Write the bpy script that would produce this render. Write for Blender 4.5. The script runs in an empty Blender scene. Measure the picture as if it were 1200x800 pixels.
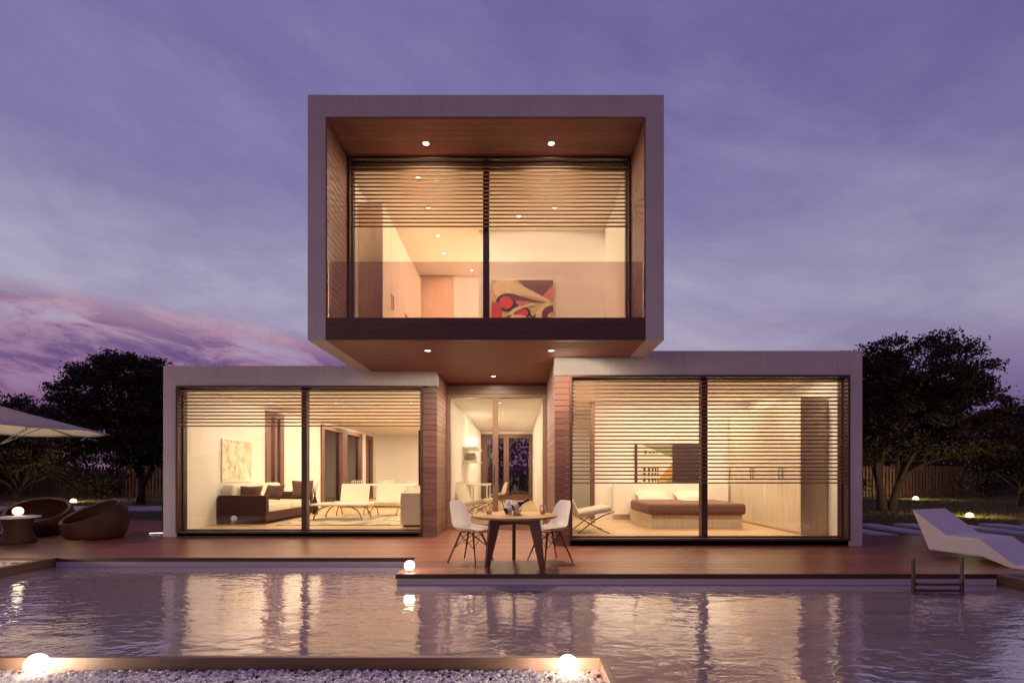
import bpy, bmesh, math, random
import numpy as np
from mathutils import Vector, Matrix
R = math.radians
random.seed(7)
rng = np.random.default_rng(11)
SC = bpy.context.scene
COL = SC.collection

def lin(r, g, b):
    f = lambda c: (c / 255 / 12.92) if c <= 10 else ((c / 255 + 0.055) / 1.055) ** 2.4
    return (f(r), f(g), f(b), 1.0)

# ------------------------------------------------------------------ camera
cam_d = bpy.data.cameras.new('camera')
cam = bpy.data.objects.new('camera', cam_d); COL.objects.link(cam)
cam.location = (0, 0, 1.2); cam.rotation_euler = (R(90), 0, 0)
cam_d.sensor_width = 36; cam_d.lens = 580 / 1200 * 36
cam_d.shift_x = -8 / 1200; cam_d.shift_y = 154 / 1200
cam_d.clip_start = 0.05; cam_d.clip_end = 3000
SC.camera = cam

# ------------------------------------------------------------------ world (dusk sky)
W = bpy.data.worlds.new('World'); SC.world = W; W.use_nodes = True
nt = W.node_tree; nt.nodes.clear()
def N(t, **k):
    n = nt.nodes.new(t)
    for a, v in k.items(): setattr(n, a, v)
    return n
def wmath(op, a, b=None, clamp=False):
    n = N('ShaderNodeMath', operation=op, use_clamp=clamp)
    for i, v in enumerate((a, b)):
        if v is None: continue
        if isinstance(v, (int, float)): n.inputs[i].default_value = v
        else: nt.links.new(v, n.inputs[i])
    return n.outputs[0]
def wmix(f, a, b, bt='MIX'):
    n = N('ShaderNodeMixRGB', blend_type=bt)
    for i, v in enumerate((f, a, b)):
        if isinstance(v, (int, float)): n.inputs[i].default_value = v
        elif isinstance(v, tuple): n.inputs[i].default_value = v
        else: nt.links.new(v, n.inputs[i])
    return n.outputs[0]
def wramp(fac, stops, interp='EASE'):
    n = N('ShaderNodeValToRGB'); n.color_ramp.interpolation = interp
    e = n.color_ramp.elements
    while len(e) < len(stops): e.new(0.5)
    for k, (p, c) in enumerate(stops): e[k].position = p; e[k].color = c
    nt.links.new(fac, n.inputs[0]); return n.outputs[0]
def wnoise(vec, scale, detail=6, rough=0.55, dist=0.0):
    n = N('ShaderNodeTexNoise'); n.inputs['Scale'].default_value = scale; n.inputs['Detail'].default_value = detail
    n.inputs['Roughness'].default_value = rough; n.inputs['Distortion'].default_value = dist
    nt.links.new(vec, n.inputs['Vector']); return n.outputs['Fac']
tc = N('ShaderNodeTexCoord'); sep = N('ShaderNodeSeparateXYZ'); nt.links.new(tc.outputs['Generated'], sep.inputs[0])
sx, sy, sz = sep.outputs
base = wramp(wmath('ADD', wmath('MULTIPLY', sz, 0.9), 0.1), [
    (0.0, lin(46, 30, 56)), (0.11, lin(80, 56, 108)), (0.19, lin(106, 84, 136)), (0.25, lin(140, 126, 162)), (0.31, lin(178, 172, 194)),
    (0.40, lin(172, 168, 194)), (0.53, lin(132, 126, 174)), (0.72, lin(110, 104, 158)), (1.0, lin(78, 72, 134))])
# the side of the sky away from the afterglow is a little deeper
side = wmath('ADD', wmath('MULTIPLY', sx, 0.5), 0.5)
base = wmix(wmath('MULTIPLY', wmath('MULTIPLY', wmath('SUBTRACT', side, 0.5, True), 2.6), wmath('MULTIPLY', wmath('SUBTRACT', sz, 0.18, True), 2.2), True), base, lin(70, 62, 128))
# thin high veils, long streaks rising toward one side
def cmb(a, b, c):
    n = N('ShaderNodeCombineXYZ')
    for i, v in enumerate((a, b, c)):
        if isinstance(v, (int, float)): n.inputs[i].default_value = v
        else: nt.links.new(v, n.inputs[i])
    return n.outputs[0]
def tilt(ax, az, k=0.28):                         # rotate streaks in azimuth / height
    u = wmath('ADD', wmath('MULTIPLY', sx, ax), wmath('MULTIPLY', sz, -ax * k))
    v = wmath('ADD', wmath('MULTIPLY', sz, az), wmath('MULTIPLY', sx, az * k))
    return cmb(u, wmath('MULTIPLY', sy, ax), v)
veil = wnoise(tilt(1.3, 4.0), 1.6, 7, 0.6, 0.4)
veil_m = wramp(veil, [(0.40, (0, 0, 0, 1)), (0.70, (1, 1, 1, 1))], 'LINEAR')
veil_c = wramp(sz, [(0.0, lin(150, 110, 150)), (0.35, lin(178, 168, 196)), (0.8, lin(132, 122, 176))], 'LINEAR')
c1 = wmix(wmath('MULTIPLY', veil_m, 0.42), base, veil_c)
dk = wnoise(tilt(1.0, 2.6), 1.7, 8, 0.62, 0.3)
dk_m = wramp(dk, [(0.42, (0, 0, 0, 1)), (0.66, (1, 1, 1, 1))], 'LINEAR')
c2 = wmix(wmath('MULTIPLY', dk_m, 0.50), c1, lin(100, 88, 142))
fine = wnoise(tilt(3.0, 7.0), 3.2, 9, 0.7, 0.4)
c2 = wmix(0.3, c2, wramp(fine, [(0.3, (0.86, 0.85, 0.90, 1)), (0.7, (1.10, 1.10, 1.06, 1))], 'LINEAR'), 'MULTIPLY')
# low pink cloud bank
bank = wnoise(tilt(2.6, 8.0, 0.14), 2.6, 10, 0.66, 0.5)
edge = wmath('ADD', wmath('ADD', sz, wmath('MULTIPLY', sx, 0.05)), wmath('MULTIPLY', wmath('SUBTRACT', bank, 0.5), 0.10))
low = wramp(edge, [(0.0, (1, 1, 1, 1)), (0.205, (1, 1, 1, 1)), (0.245, (0, 0, 0, 1))], 'EASE')
rim = wramp(edge, [(0.185, (0, 0, 0, 1)), (0.218, (1, 1, 1, 1)), (0.246, (0, 0, 0, 1))], 'EASE')
lowl = wmath('MULTIPLY', low, wmath('SUBTRACT', 0.70, wmath('MULTIPLY', sx, 0.9), True), True)
bank_m = wramp(bank, [(0.40, (0, 0, 0, 1)), (0.56, (1, 1, 1, 1))], 'LINEAR')
pk = wramp(bank, [(0.36, lin(172, 146, 174)), (0.46, lin(160, 116, 146)), (0.54, lin(118, 88, 134)), (0.66, lin(90, 68, 116))], 'LINEAR')
c3 = wmix(wmath('MULTIPLY', lowl, wmath('ADD', wmath('MULTIPLY', bank_m, 0.45), 0.5), True), c2, pk)
c3 = wmix(wmath('MULTIPLY', wmath('MULTIPLY', rim, lowl), 0.30, True), c3, lin(206, 158, 172))
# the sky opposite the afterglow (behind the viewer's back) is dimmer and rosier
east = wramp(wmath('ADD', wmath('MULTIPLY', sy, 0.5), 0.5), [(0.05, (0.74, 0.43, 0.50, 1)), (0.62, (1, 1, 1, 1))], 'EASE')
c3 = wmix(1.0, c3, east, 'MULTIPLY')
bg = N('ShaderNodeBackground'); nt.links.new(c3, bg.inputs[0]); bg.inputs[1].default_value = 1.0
sky = N('ShaderNodeTexSky'); sky.sky_type = 'NISHITA'; sky.sun_disc = False
sky.sun_elevation = R(-3); sky.sun_rotation = R(215)
bg2 = N('ShaderNodeBackground'); nt.links.new(sky.outputs[0], bg2.inputs[0]); bg2.inputs[1].default_value = 0.06
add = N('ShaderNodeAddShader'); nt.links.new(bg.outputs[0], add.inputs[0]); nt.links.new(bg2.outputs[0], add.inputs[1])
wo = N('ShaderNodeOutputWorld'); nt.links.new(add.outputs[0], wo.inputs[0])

# ------------------------------------------------------------------ afterglow sun, exposure, render switches
sd = bpy.data.lights.new('sun', 'SUN'); so = bpy.data.objects.new('sun', sd); COL.objects.link(so)
sd.energy = 0.16; sd.angle = R(25); sd.color = (1.0, 0.62, 0.56)
so.rotation_euler = (R(76), 0, R(-35)); so.location = (-30, -30, 20)
vs = SC.view_settings
SC.display_settings.display_device = 'sRGB'
vs.view_transform = 'Standard'; vs.look = 'None'; vs.exposure = 0.0; vs.gamma = 1.0; vs.use_curve_mapping = False
cy = SC.cycles
cy.use_denoising = True
try: cy.denoiser = 'OPENIMAGEDENOISE'
except Exception: pass
cy.max_bounces = 9; cy.diffuse_bounces = 5; cy.glossy_bounces = 5; cy.transmission_bounces = 6; cy.transparent_max_bounces = 24
cy.caustics_reflective = False; cy.caustics_refractive = False
cy.sample_clamp_indirect = 6.0; cy.sample_clamp_direct = 3.0
WARM = (1.0, 0.815, 0.585)
KI = 2.1

# ------------------------------------------------------------------ materials
MATS = {}
class NT:
    def __init__(s, name):
        s.m = bpy.data.materials.new(name); s.m.use_nodes = True; s.t = s.m.node_tree; s.t.nodes.clear()
        s.out = s.n('ShaderNodeOutputMaterial'); MATS[name] = s.m
        s.tc = s.n('ShaderNodeTexCoord')
    def n(s, t, **k):
        q = s.t.nodes.new(t)
        for a, v in k.items(): setattr(q, a, v)
        return q
    def L(s, a, b): s.t.links.new(a, b)
    def val(s, sock, v):
        if isinstance(v, (int, float, tuple)): sock.default_value = v
        else: s.L(v, sock)
    def math(s, op, a, b=None, clamp=False):
        q = s.n('ShaderNodeMath', operation=op, use_clamp=clamp); s.val(q.inputs[0], a)
        if b is not None: s.val(q.inputs[1], b)
        return q.outputs[0]
    def map(s, scale=(1, 1, 1), rot=(0, 0, 0), loc=(0, 0, 0), src='Object'):
        q = s.n('ShaderNodeMapping'); q.inputs['Scale'].default_value = scale; q.inputs['Rotation'].default_value = rot; q.inputs['Location'].default_value = loc
        s.L(s.tc.outputs[src], q.inputs[0]); return q.outputs[0]
    def noise(s, vec, scale, detail=4, rough=0.5, dist=0.0):
        q = s.n('ShaderNodeTexNoise'); s.L(vec, q.inputs['Vector'])
        q.inputs['Scale'].default_value = scale; q.inputs['Detail'].default_value = detail; q.inputs['Roughness'].default_value = rough; q.inputs['Distortion'].default_value = dist
        return q.outputs['Fac']
    def ramp(s, f, stops, interp='LINEAR'):
        q = s.n('ShaderNodeValToRGB'); q.color_ramp.interpolation = interp; e = q.color_ramp.elements
        while len(e) < len(stops): e.new(0.5)
        for k, (p, c) in enumerate(stops): e[k].position = p; e[k].color = c if len(c) == 4 else (*c, 1)
        s.L(f, q.inputs[0]); return q.outputs[0]
    def mix(s, f, a, b, bt='MIX'):
        q = s.n('ShaderNodeMixRGB', blend_type=bt); s.val(q.inputs[0], f); s.val(q.inputs[1], a); s.val(q.inputs[2], b); return q.outputs[0]
    def bump(s, h, strength=0.2, dist=0.01, nrm=None):
        q = s.n('ShaderNodeBump'); q.inputs['Strength'].default_value = strength; q.inputs['Distance'].default_value = dist
        s.L(h, q.inputs['Height'])
        if nrm is not None: s.L(nrm, q.inputs['Normal'])
        return q.outputs[0]
    def bsdf(s, col, rough=0.5, metal=0.0, nrm=None, spec=0.5, **kw):
        q = s.n('ShaderNodeBsdfPrincipled'); s.val(q.inputs['Base Color'], col if not (isinstance(col, tuple) and len(col) == 3) else (*col, 1))
        s.val(q.inputs['Roughness'], rough); q.inputs['Metallic'].default_value = metal; q.inputs['Specular IOR Level'].default_value = spec
        for a, v in kw.items(): q.inputs[a].default_value = v
        if nrm is not None: s.L(nrm, q.inputs['Normal'])
        s.L(q.outputs[0], s.out.inputs[0]); return q
def sc(c, k): return tuple(min(1, x * k) for x in c[:3]) + (1,)

def plain(name, col, rough=0.5, metal=0.0, var=0.08, scale=3.0, bump=0.0, bscale=60, spec=0.5, **kw):
    t = NT(name); v = t.map()
    c = t.ramp(t.noise(v, scale, 5, 0.6), [(0.3, sc(col, 1 - var)), (0.7, sc(col, 1 + var))])
    nr = t.bump(t.noise(v, bscale, 3, 0.6), bump, 0.01) if bump else None
    rr = t.math('ADD', t.math('MULTIPLY', t.noise(v, scale * 2.3, 3), 0.15), rough - 0.07)
    t.bsdf(c, rr, metal, nr, spec, **kw); return t.m

def wood(name, col, axis='x', bw=0.13, rough=0.45, baxis='z', var=0.28, grain=0.22, spec=0.45, bump=0.12):
    """boards run along `axis`; tone changes from board to board along `baxis`"""
    t = NT(name)
    s = {'x': (0.7, 14, 14), 'y': (14, 0.7, 14), 'z': (14, 14, 0.7)}[axis]
    v = t.map(s); g = t.noise(v, 2.6, 6, 0.62, 0.6)
    fine = t.noise(t.map(tuple(q * 4 for q in s)), 3.0, 3, 0.6)
    sp = t.n('ShaderNodeSeparateXYZ'); t.L(t.tc.outputs['Object'], sp.inputs[0])
    idx = t.math('FLOOR', t.math('DIVIDE', sp.outputs['xyz'.index(baxis)], bw))
    wn = t.n('ShaderNodeTexWhiteNoise', noise_dimensions='1D'); t.L(idx, wn.inputs['W'])
    c0 = t.ramp(t.math('ADD', t.math('MULTIPLY', g, 0.75), t.math('MULTIPLY', fine, 0.25)), [(0.3, sc(col, 1 - grain)), (0.5, col), (0.72, sc(col, 1 + grain))])
    wear = t.math('MULTIPLY', t.math('SUBTRACT', t.noise(t.map(), 1.3, 5, 0.65), 0.5), 0.5)
    k = t.math('ADD', t.math('ADD', t.math('MULTIPLY', wn.outputs['Value'], var), 1 - var / 2), wear)
    cc = t.n('ShaderNodeVectorMath', operation='SCALE'); t.L(c0, cc.inputs[0]); t.L(k, cc.inputs['Scale'])
    rr = t.math('ADD', t.math('MULTIPLY', g, 0.18), rough - 0.09)
    t.bsdf(cc.outputs[0], rr, 0, t.bump(fine, bump, 0.004), spec); return t.m

def glass(name, tint=(0.93, 0.92, 0.90), ior=1.5, k=1.0, rough=0.0):
    t = NT(name)
    fr = t.n('ShaderNodeFresnel'); fr.inputs[0].default_value = ior
    tr = t.n('ShaderNodeBsdfTransparent'); tr.inputs[0].default_value = (*tint, 1)
    gl = t.n('ShaderNodeBsdfGlossy'); gl.inputs['Roughness'].default_value = rough; gl.inputs[0].default_value = (1, 1, 1, 1)
    mx = t.n('ShaderNodeMixShader'); t.L(t.math('MULTIPLY', fr.outputs[0], k, True), mx.inputs[0]); t.L(tr.outputs[0], mx.inputs[1]); t.L(gl.outputs[0], mx.inputs[2])
    t.L(mx.outputs[0], t.out.inputs[0]); return t.m
def emit(name, col, s):
    t = NT(name); e = t.n('ShaderNodeEmission'); e.inputs[0].default_value = (*col, 1); e.inputs[1].default_value = s
    t.L(e.outputs[0], t.out.inputs[0]); return t.m

M_white = NT('white_render')
_v = M_white.map(); _c = M_white.ramp(M_white.noise(_v, 0.9, 6, 0.65), [(0.3, (0.57, 0.55, 0.545)), (0.7, (0.68, 0.66, 0.65))])
_st = M_white.ramp(M_white.noise(M_white.map((9, 9, .5)), 1.0, 6, 0.7), [(0.45, (1, 1, 1)), (0.75, (0.80, 0.78, 0.76))])
_c = M_white.mix(0.4, _c, _st, 'MULTIPLY')
_sp = M_white.n('ShaderNodeSeparateXYZ'); M_white.L(M_white.tc.outputs['Object'], _sp.inputs[0])
_fr = M_white.math('ABSOLUTE', M_white.math('SUBTRACT', M_white.math('FRACT', M_white.math('ADD', M_white.math('DIVIDE', _sp.outputs[0], 1.27), .37)), 0.5))
_gr = M_white.math('LESS_THAN', _fr, 0.0032)
_c = M_white.mix(M_white.math('MULTIPLY', _gr, 0.28), _c, (0.22, 0.2, 0.2, 1))
M_white.bsdf(_c, 0.75, 0, M_white.bump(M_white.noise(_v, 120, 3, 0.7), 0.22, 0.004)); M_white = M_white.m
M_clad = wood('cladding_wood', (0.15, 0.068, 0.052), 'x', 0.10, 0.42, 'z')
M_cladz = wood('cladding_wood_deep', (0.23, 0.105, 0.08), 'y', 0.10, 0.5, 'z', grain=0.1, bump=0.03)
M_soff = wood('soffit_wood', (0.29, 0.135, 0.102), 'x', 0.12, 0.55, 'y', var=0.12, spec=0.2)
M_fasc = wood('fascia_wood', (0.115, 0.05, 0.04), 'x', 0.11, 0.45, 'z')
M_deck = wood('deck_wood', (0.235, 0.083, 0.053), 'x', 0.142, 0.34, 'y', var=0.42, spec=0.55)
M_edge = wood('deck_edge_wood', (0.075, 0.035, 0.025), 'x', 0.5, 0.45, 'z')
M_edgey = wood('bed_board_wood', (0.16, 0.09, 0.06), 'x', 0.5, 0.5, 'z')
M_frame = plain('dark_bronze', (0.068, 0.027, 0.022), 0.45, 0.0, 0.1, 8)
M_slat = wood('slat_wood', (0.27, 0.13, 0.075), 'x', 0.065, 0.5, 'z', var=0.2)
M_doorframe = wood('door_wood', (0.22, 0.12, 0.08), 'z', 0.3, 0.4, 'x', var=0.1)
M_iwall = plain('interior_paint', (0.78, 0.75, 0.70), 0.8, 0, 0.02, 1.2, 0.05, 150)
M_ceil = plain('ceiling_paint', (0.74, 0.70, 0.63), 0.85, 0, 0.02, 1.0)
M_oak = wood('oak_floor', (0.50, 0.34, 0.19), 'x', 0.16, 0.4, 'y', var=0.15)
M_ash = wood('whitewashed_ash', (0.56, 0.46, 0.35), 'z', 0.55, 0.5, 'y', var=0.06, grain=0.22)
M_walnut = wood('walnut_panel', (0.15, 0.075, 0.055), 'z', 0.6, 0.5, 'x', var=0.08)
M_tan = wood('tan_end_panel', (0.60, 0.41, 0.29), 'z', 0.6, 0.5, 'x', var=0.05)
M_glass = glass('clear_glass', (0.95, 0.93, 0.90), 1.5, 0.75)
M_balu = glass('balustrade_glass', (0.80, 0.72, 0.72), 1.5, 0.8)
M_dglass = glass('smoked_glass', (0.45, 0.36, 0.36), 1.6, 0.9)
M_pool = plain('pool_wall_paint', (0.62, 0.60, 0.66), 0.5, 0, 0.05, 2)
M_chrome = plain('brushed_steel', (0.35, 0.33, 0.33), 0.22, 1.0, 0.1, 9)
M_dsteel = plain('dark_steel', (0.10, 0.085, 0.08), 0.3, 0.8, 0.1, 9)
M_plastic = plain('white_shell_plastic', (0.82, 0.76, 0.71), 0.35, 0, 0.02, 4)
M_lounger = plain('white_moulded_resin', (0.66, 0.62, 0.62), 0.5, 0, 0.03, 3, 0.06, 220)
M_lens = emit('downlight_lens', (1.0, 0.86, 0.66), 6)
M_ball = emit('globe_glow', (1.0, 0.86, 0.66), 30)
M_ballp = emit('pebble_globe_glow', (1.0, 0.87, 0.68), 190)
M_ballt = emit('table_globe_glow', (1.0, 0.80, 0.56), 40)
M_ballg = emit('garden_globe_glow', (1.0, 0.74, 0.34), 700)
M_roof = plain('roof_membrane', (0.30, 0.29, 0.30), 0.9, 0, 0.12, 2, 0.2, 60)

# ------------------------------------------------------------------ mesh helpers
class MB:
    def __init__(s): s.v = []; s.f = []; s.mi = []; s.sm = []
    def add(s, vs, fs, mi=0, smooth=False):
        o = len(s.v); s.v.extend([tuple(p) for p in vs])
        for f in fs: s.f.append(tuple(o + i for i in f)); s.mi.append(mi); s.sm.append(smooth)
        return s
    def box(s, x0, x1, y0, y1, z0, z1, mi=0, M=None):
        vs = [(x, y, z) for z in (z0, z1) for y in (y0, y1) for x in (x0, x1)]
        if M is not None: vs = [M @ Vector(p) for p in vs]
        return s.add(vs, [(0, 2, 3, 1), (4, 5, 7, 6), (0, 1, 5, 4), (2, 6, 7, 3), (0, 4, 6, 2), (1, 3, 7, 5)], mi)
    def tube(s, pts, r, n=8, mi=0, cap=True):
        pts = [Vector(p) for p in pts]; rs = r if isinstance(r, (list, tuple)) else [r] * len(pts)
        vs = []; prev = None
        for i, p in enumerate(pts):
            d = (pts[min(i + 1, len(pts) - 1)] - pts[max(i - 1, 0)]).normalized()
            if prev is None:
                a = Vector((0, 0, 1)) if abs(d.z) < 0.9 else Vector((1, 0, 0)); u = d.cross(a).normalized()
            else:
                u = (prev - d * prev.dot(d)).normalized()
            prev = u; w = d.cross(u)
            for k in range(n):
                a = 2 * math.pi * k / n; vs.append(p + (u * math.cos(a) + w * math.sin(a)) * rs[i])
        fs = [(i * n + k, i * n + (k + 1) % n, (i + 1) * n + (k + 1) % n, (i + 1) * n + k) for i in range(len(pts) - 1) for k in range(n)]
        if cap: fs += [tuple(range(n))[::-1], tuple((len(pts) - 1) * n + k for k in range(n))]
        return s.add(vs, fs, mi, True)
    def lathe(s, prof, n=24, c=(0, 0, 0), mi=0, M=None):
        vs = []
        for (r, z) in prof:
            for k in range(n):
                a = 2 * math.pi * k / n; p = Vector((c[0] + r * math.cos(a), c[1] + r * math.sin(a), c[2] + z))
                vs.append(M @ p if M is not None else p)
        fs = [(i * n + k, i * n + (k + 1) % n, (i + 1) * n + (k + 1) % n, (i + 1) * n + k) for i in range(len(prof) - 1) for k in range(n)]
        return s.add(vs, fs, mi, True)
    def ball(s, c, r, n=28, m=16, mi=0, sz=1.0):
        return s.lathe([(max(1e-4, r * math.sin(math.pi * i / m)), -r * sz * math.cos(math.pi * i / m)) for i in range(m + 1)], n, c, mi)
    def prism(s, poly, a0, a1, axis='y', mi=0, M=None):
        """poly: 2D outline; extruded along axis"""
        def P(u, v, w): return {'y': (u, w, v), 'x': (w, u, v), 'z': (u, v, w)}[axis]
        n = len(poly); vs = [P(u, v, a0) for u, v in poly] + [P(u, v, a1) for u, v in poly]
        if M is not None: vs = [M @ Vector(p) for p in vs]
        return s.add(vs, [tuple(range(n))[::-1], tuple(range(n, 2 * n))] + [(i, (i + 1) % n, n + (i + 1) % n, n + i) for i in range(n)], mi)
    def build(s, name, mat, parent=None, bevel=0.0, smooth=None, fixn=True):
        me = bpy.data.meshes.new(name); me.from_pydata(s.v, [], s.f)
        mats = mat if isinstance(mat, (list, tuple)) else [mat]
        for m in mats: me.materials.append(m)
        me.polygons.foreach_set('material_index', s.mi)
        me.polygons.foreach_set('use_smooth', [bool(x) if smooth is None else smooth for x in s.sm])
        if fixn:
            bm = bmesh.new(); bm.from_mesh(me); bmesh.ops.recalc_face_normals(bm, faces=bm.faces); bm.to_mesh(me); bm.free()
        me.update()
        o = bpy.data.objects.new(name, me); COL.objects.link(o)
        if parent is not None: o.parent = parent
        if bevel:
            b = o.modifiers.new('edge', 'BEVEL'); b.width = bevel; b.segments = 2; b.limit_method = 'ANGLE'; b.angle_limit = R(35)
        return o
def tag(o, label=None, cat=None, group=None, kind=None):
    if label: o['label'] = label
    if cat: o['category'] = cat
    if group: o['group'] = group
    if kind: o['kind'] = kind
    return o
def thing(name, label, cat, loc=(0, 0, 0), rz=0.0, group=None):
    o = bpy.data.objects.new(name, None); COL.objects.link(o); o.location = loc; o.rotation_euler = (0, 0, rz)
    o.empty_display_size = 0.2
    return tag(o, label, cat, group)
def dup(root, loc, rz, label, group=None):
    def cp(o, par):
        c = o.copy(); COL.objects.link(c)
        if par is not None: c.parent = par
        for ch in o.children: cp(ch, c)
        return c
    r = cp(root, None); r.location = loc; r.rotation_euler = (0, 0, rz); r['label'] = label
    if group: r['group'] = group
    return r
def lamp(name, loc, power, size=0.1, color=WARM, parent=None, spread=180, rot=(0, 0, 0)):
    d = bpy.data.lights.new(name, 'AREA'); d.shape = 'DISK'; d.size = size; d.energy = power; d.color = color; d.spread = R(spread)
    o = bpy.data.objects.new(name, d); COL.objects.link(o); o.location = loc; o.rotation_euler = rot
    if parent is not None: o.parent = parent
    return o

# ------------------------------------------------------------------ setting: ground, pool, deck
PX0, PX1, PY1, PSTEP = -6.57, 5.67, 7.03, 5.90
t = NT('lawn'); v = t.map()
g = t.noise(v, 6, 6, 0.7); g2 = t.noise(v, 90, 3, 0.7)
t.bsdf(t.ramp(t.math('ADD', t.math('MULTIPLY', g, 0.5), t.math('MULTIPLY', g2, 0.5)), [(0.3, (0.035, 0.032, 0.012)), (0.5, (0.065, 0.06, 0.02)), (0.7, (0.10, 0.085, 0.03))]),
       0.95, 0, t.bump(g2, 0.8, 0.04)); M_lawn = t.m
b = MB(); B = 700
GZ = -0.06
b.add([(-B, 12.55, GZ), (B, 12.55, GZ), (B, B, GZ), (-B, B, GZ)], [(0, 1, 2, 3)])
b.add([(-B, -B, GZ), (-16.0, -B, GZ), (-16.0, 12.55, GZ), (-B, 12.55, GZ)], [(0, 1, 2, 3)])
b.add([(14.0, -B, GZ), (B, -B, GZ), (B, 12.55, GZ), (14.0, 12.55, GZ)], [(0, 1, 2, 3)])
b.add([(-16.0, -B, GZ), (14.0, -B, GZ), (14.0, -6, GZ), (-16.0, -6, GZ)], [(0, 1, 2, 3)])
b.add([(6.5, 9.5, GZ), (14.0, 9.5, GZ), (14.0, 12.55, GZ), (6.5, 12.55, GZ)], [(0, 1, 2, 3)])
b.build('ground', M_lawn)['kind'] = 'structure'

# pool basin: walls under the coping, floor
b = MB()
zb = -1.5
b.box(PX0, -1.452, PY1, PY1 + .12, zb, -.055); b.box(-1.452, -1.33, PSTEP + .004, PY1 - .002, zb, -.055); b.box(-1.33, PX1, PSTEP + .004, PSTEP + .12, zb, -.055)
b.box(PX0 - .12, PX0, -6, PY1 + .12, zb, -.055); b.box(PX1, PX1 + .12, -6, PSTEP + .12, zb, -.055)
b.box(PX0 - .12, PX1 + .12, -6, 7.2, zb - .1, zb - .002)
b.build('pool_basin', M_pool)['kind'] = 'structure'
# water
t = NT('pool_water'); v = t.map((1.0, 1.9, 1.0), (0, 0, R(6)))
n1 = t.noise(v, 2.0, 1.5, 0.5, 0.4); n2 = t.noise(v, 6.6, 2, 0.5, 0.7)
h = t.math('ADD', t.math('MULTIPLY', n1, 0.7), t.math('MULTIPLY', n2, 0.36))
nr = t.bump(h, 0.22, 0.05)
df = t.n('ShaderNodeBsdfDiffuse'); df.inputs[0].default_value = (0.28, 0.215, 0.275, 1)
gl = t.n('ShaderNodeBsdfGlossy'); gl.inputs['Roughness'].default_value = 0.015; gl.inputs[0].default_value = (0.94, 0.91, 0.94, 1)
fr = t.n('ShaderNodeFresnel'); fr.inputs[0].default_value = 3.2
for q in (df, gl, fr): t.L(nr, q.inputs['Normal'])
mx = t.n('ShaderNodeMixShader'); t.L(t.math('ADD', t.math('MULTIPLY', fr.outputs[0], 0.95), 0.10, True), mx.inputs[0]); t.L(df.outputs[0], mx.inputs[1]); t.L(gl.outputs[0], mx.inputs[2])
t.L(mx.outputs[0], t.out.inputs[0]); M_water = t.m
b = MB(); b.add([(PX0, -6, -.13), (PX1, -6, -.13), (PX1, 7.03, -.13), (PX0, 7.03, -.13)], [(0, 1, 2, 3)])
b.build('pool_water', M_water)['kind'] = 'structure'

# deck boards with real gaps
b = MB(); y = PSTEP; bw = 0.142
while y < 12.55:
    y1 = y + bw - 0.007
    x0 = -1.45 if y1 < PY1 + .02 else -16.0
    # butt joints staggered along the row
    xs = [x0]; x = x0 + random.uniform(1.5, 4.2)
    xe = 14.0 if y1 < 9.62 else 6.6
    while x < xe - .6: xs.append(x); x += 4.2
    xs.append(xe)
    for a, c in zip(xs, xs[1:]): b.box(a + .0015, c - .0015, y, y1, -.028, 0)
    y += bw
dk = b.build('deck', M_deck); dk['kind'] = 'structure'
b = MB(); b.box(-16, 6.6, 7.2, 12.55, -.25, -.045); b.box(6.6, 14, 7.2, 9.6, -.25, -.047); b.box(-1.30, 14, 6.03, 7.2, -.25, -.046)
b.build('deck_base', M_edge)['kind'] = 'structure'
# coping fascia (dark board under the deck edge)
b = MB()
b.box(-6.57, -1.47, PY1 - .012, PY1 + .02, -.055, -.003)
b.box(-1.47, -1.45, PSTEP - .014, PY1 + .02, -.056, -.003)
b.box(-1.45, PX1 + .02, PSTEP - .014, PSTEP - .001, -.055, -.003)
tag(b.build('pool_coping', M_edge), kind='structure')
# paving slabs beside the deck
M_slab = plain('pale_paving', (0.42, 0.40, 0.44), 0.8, 0, 0.12, 3, 0.2, 60)
def slab(x, y, w, d, rz, label, group='pale paving slabs set in the lawn'):
    o = MB().box(-w / 2, w / 2, -d / 2, d / 2, -.07, 0).build('paving_slab', M_slab, bevel=.008)
    o.location = (x, y, -.012); o.rotation_euler = (0, 0, rz); tag(o, kind='structure')
for i, x in enumerate((-18.6, -15.3, -12.0, -8.7)): slab(x, 17.3, 3.0, 1.9, 0, '')
for i in range(9): slab(7.25 + i * 1.02, 10.85, 0.52, 2.2, 0, '')

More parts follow.
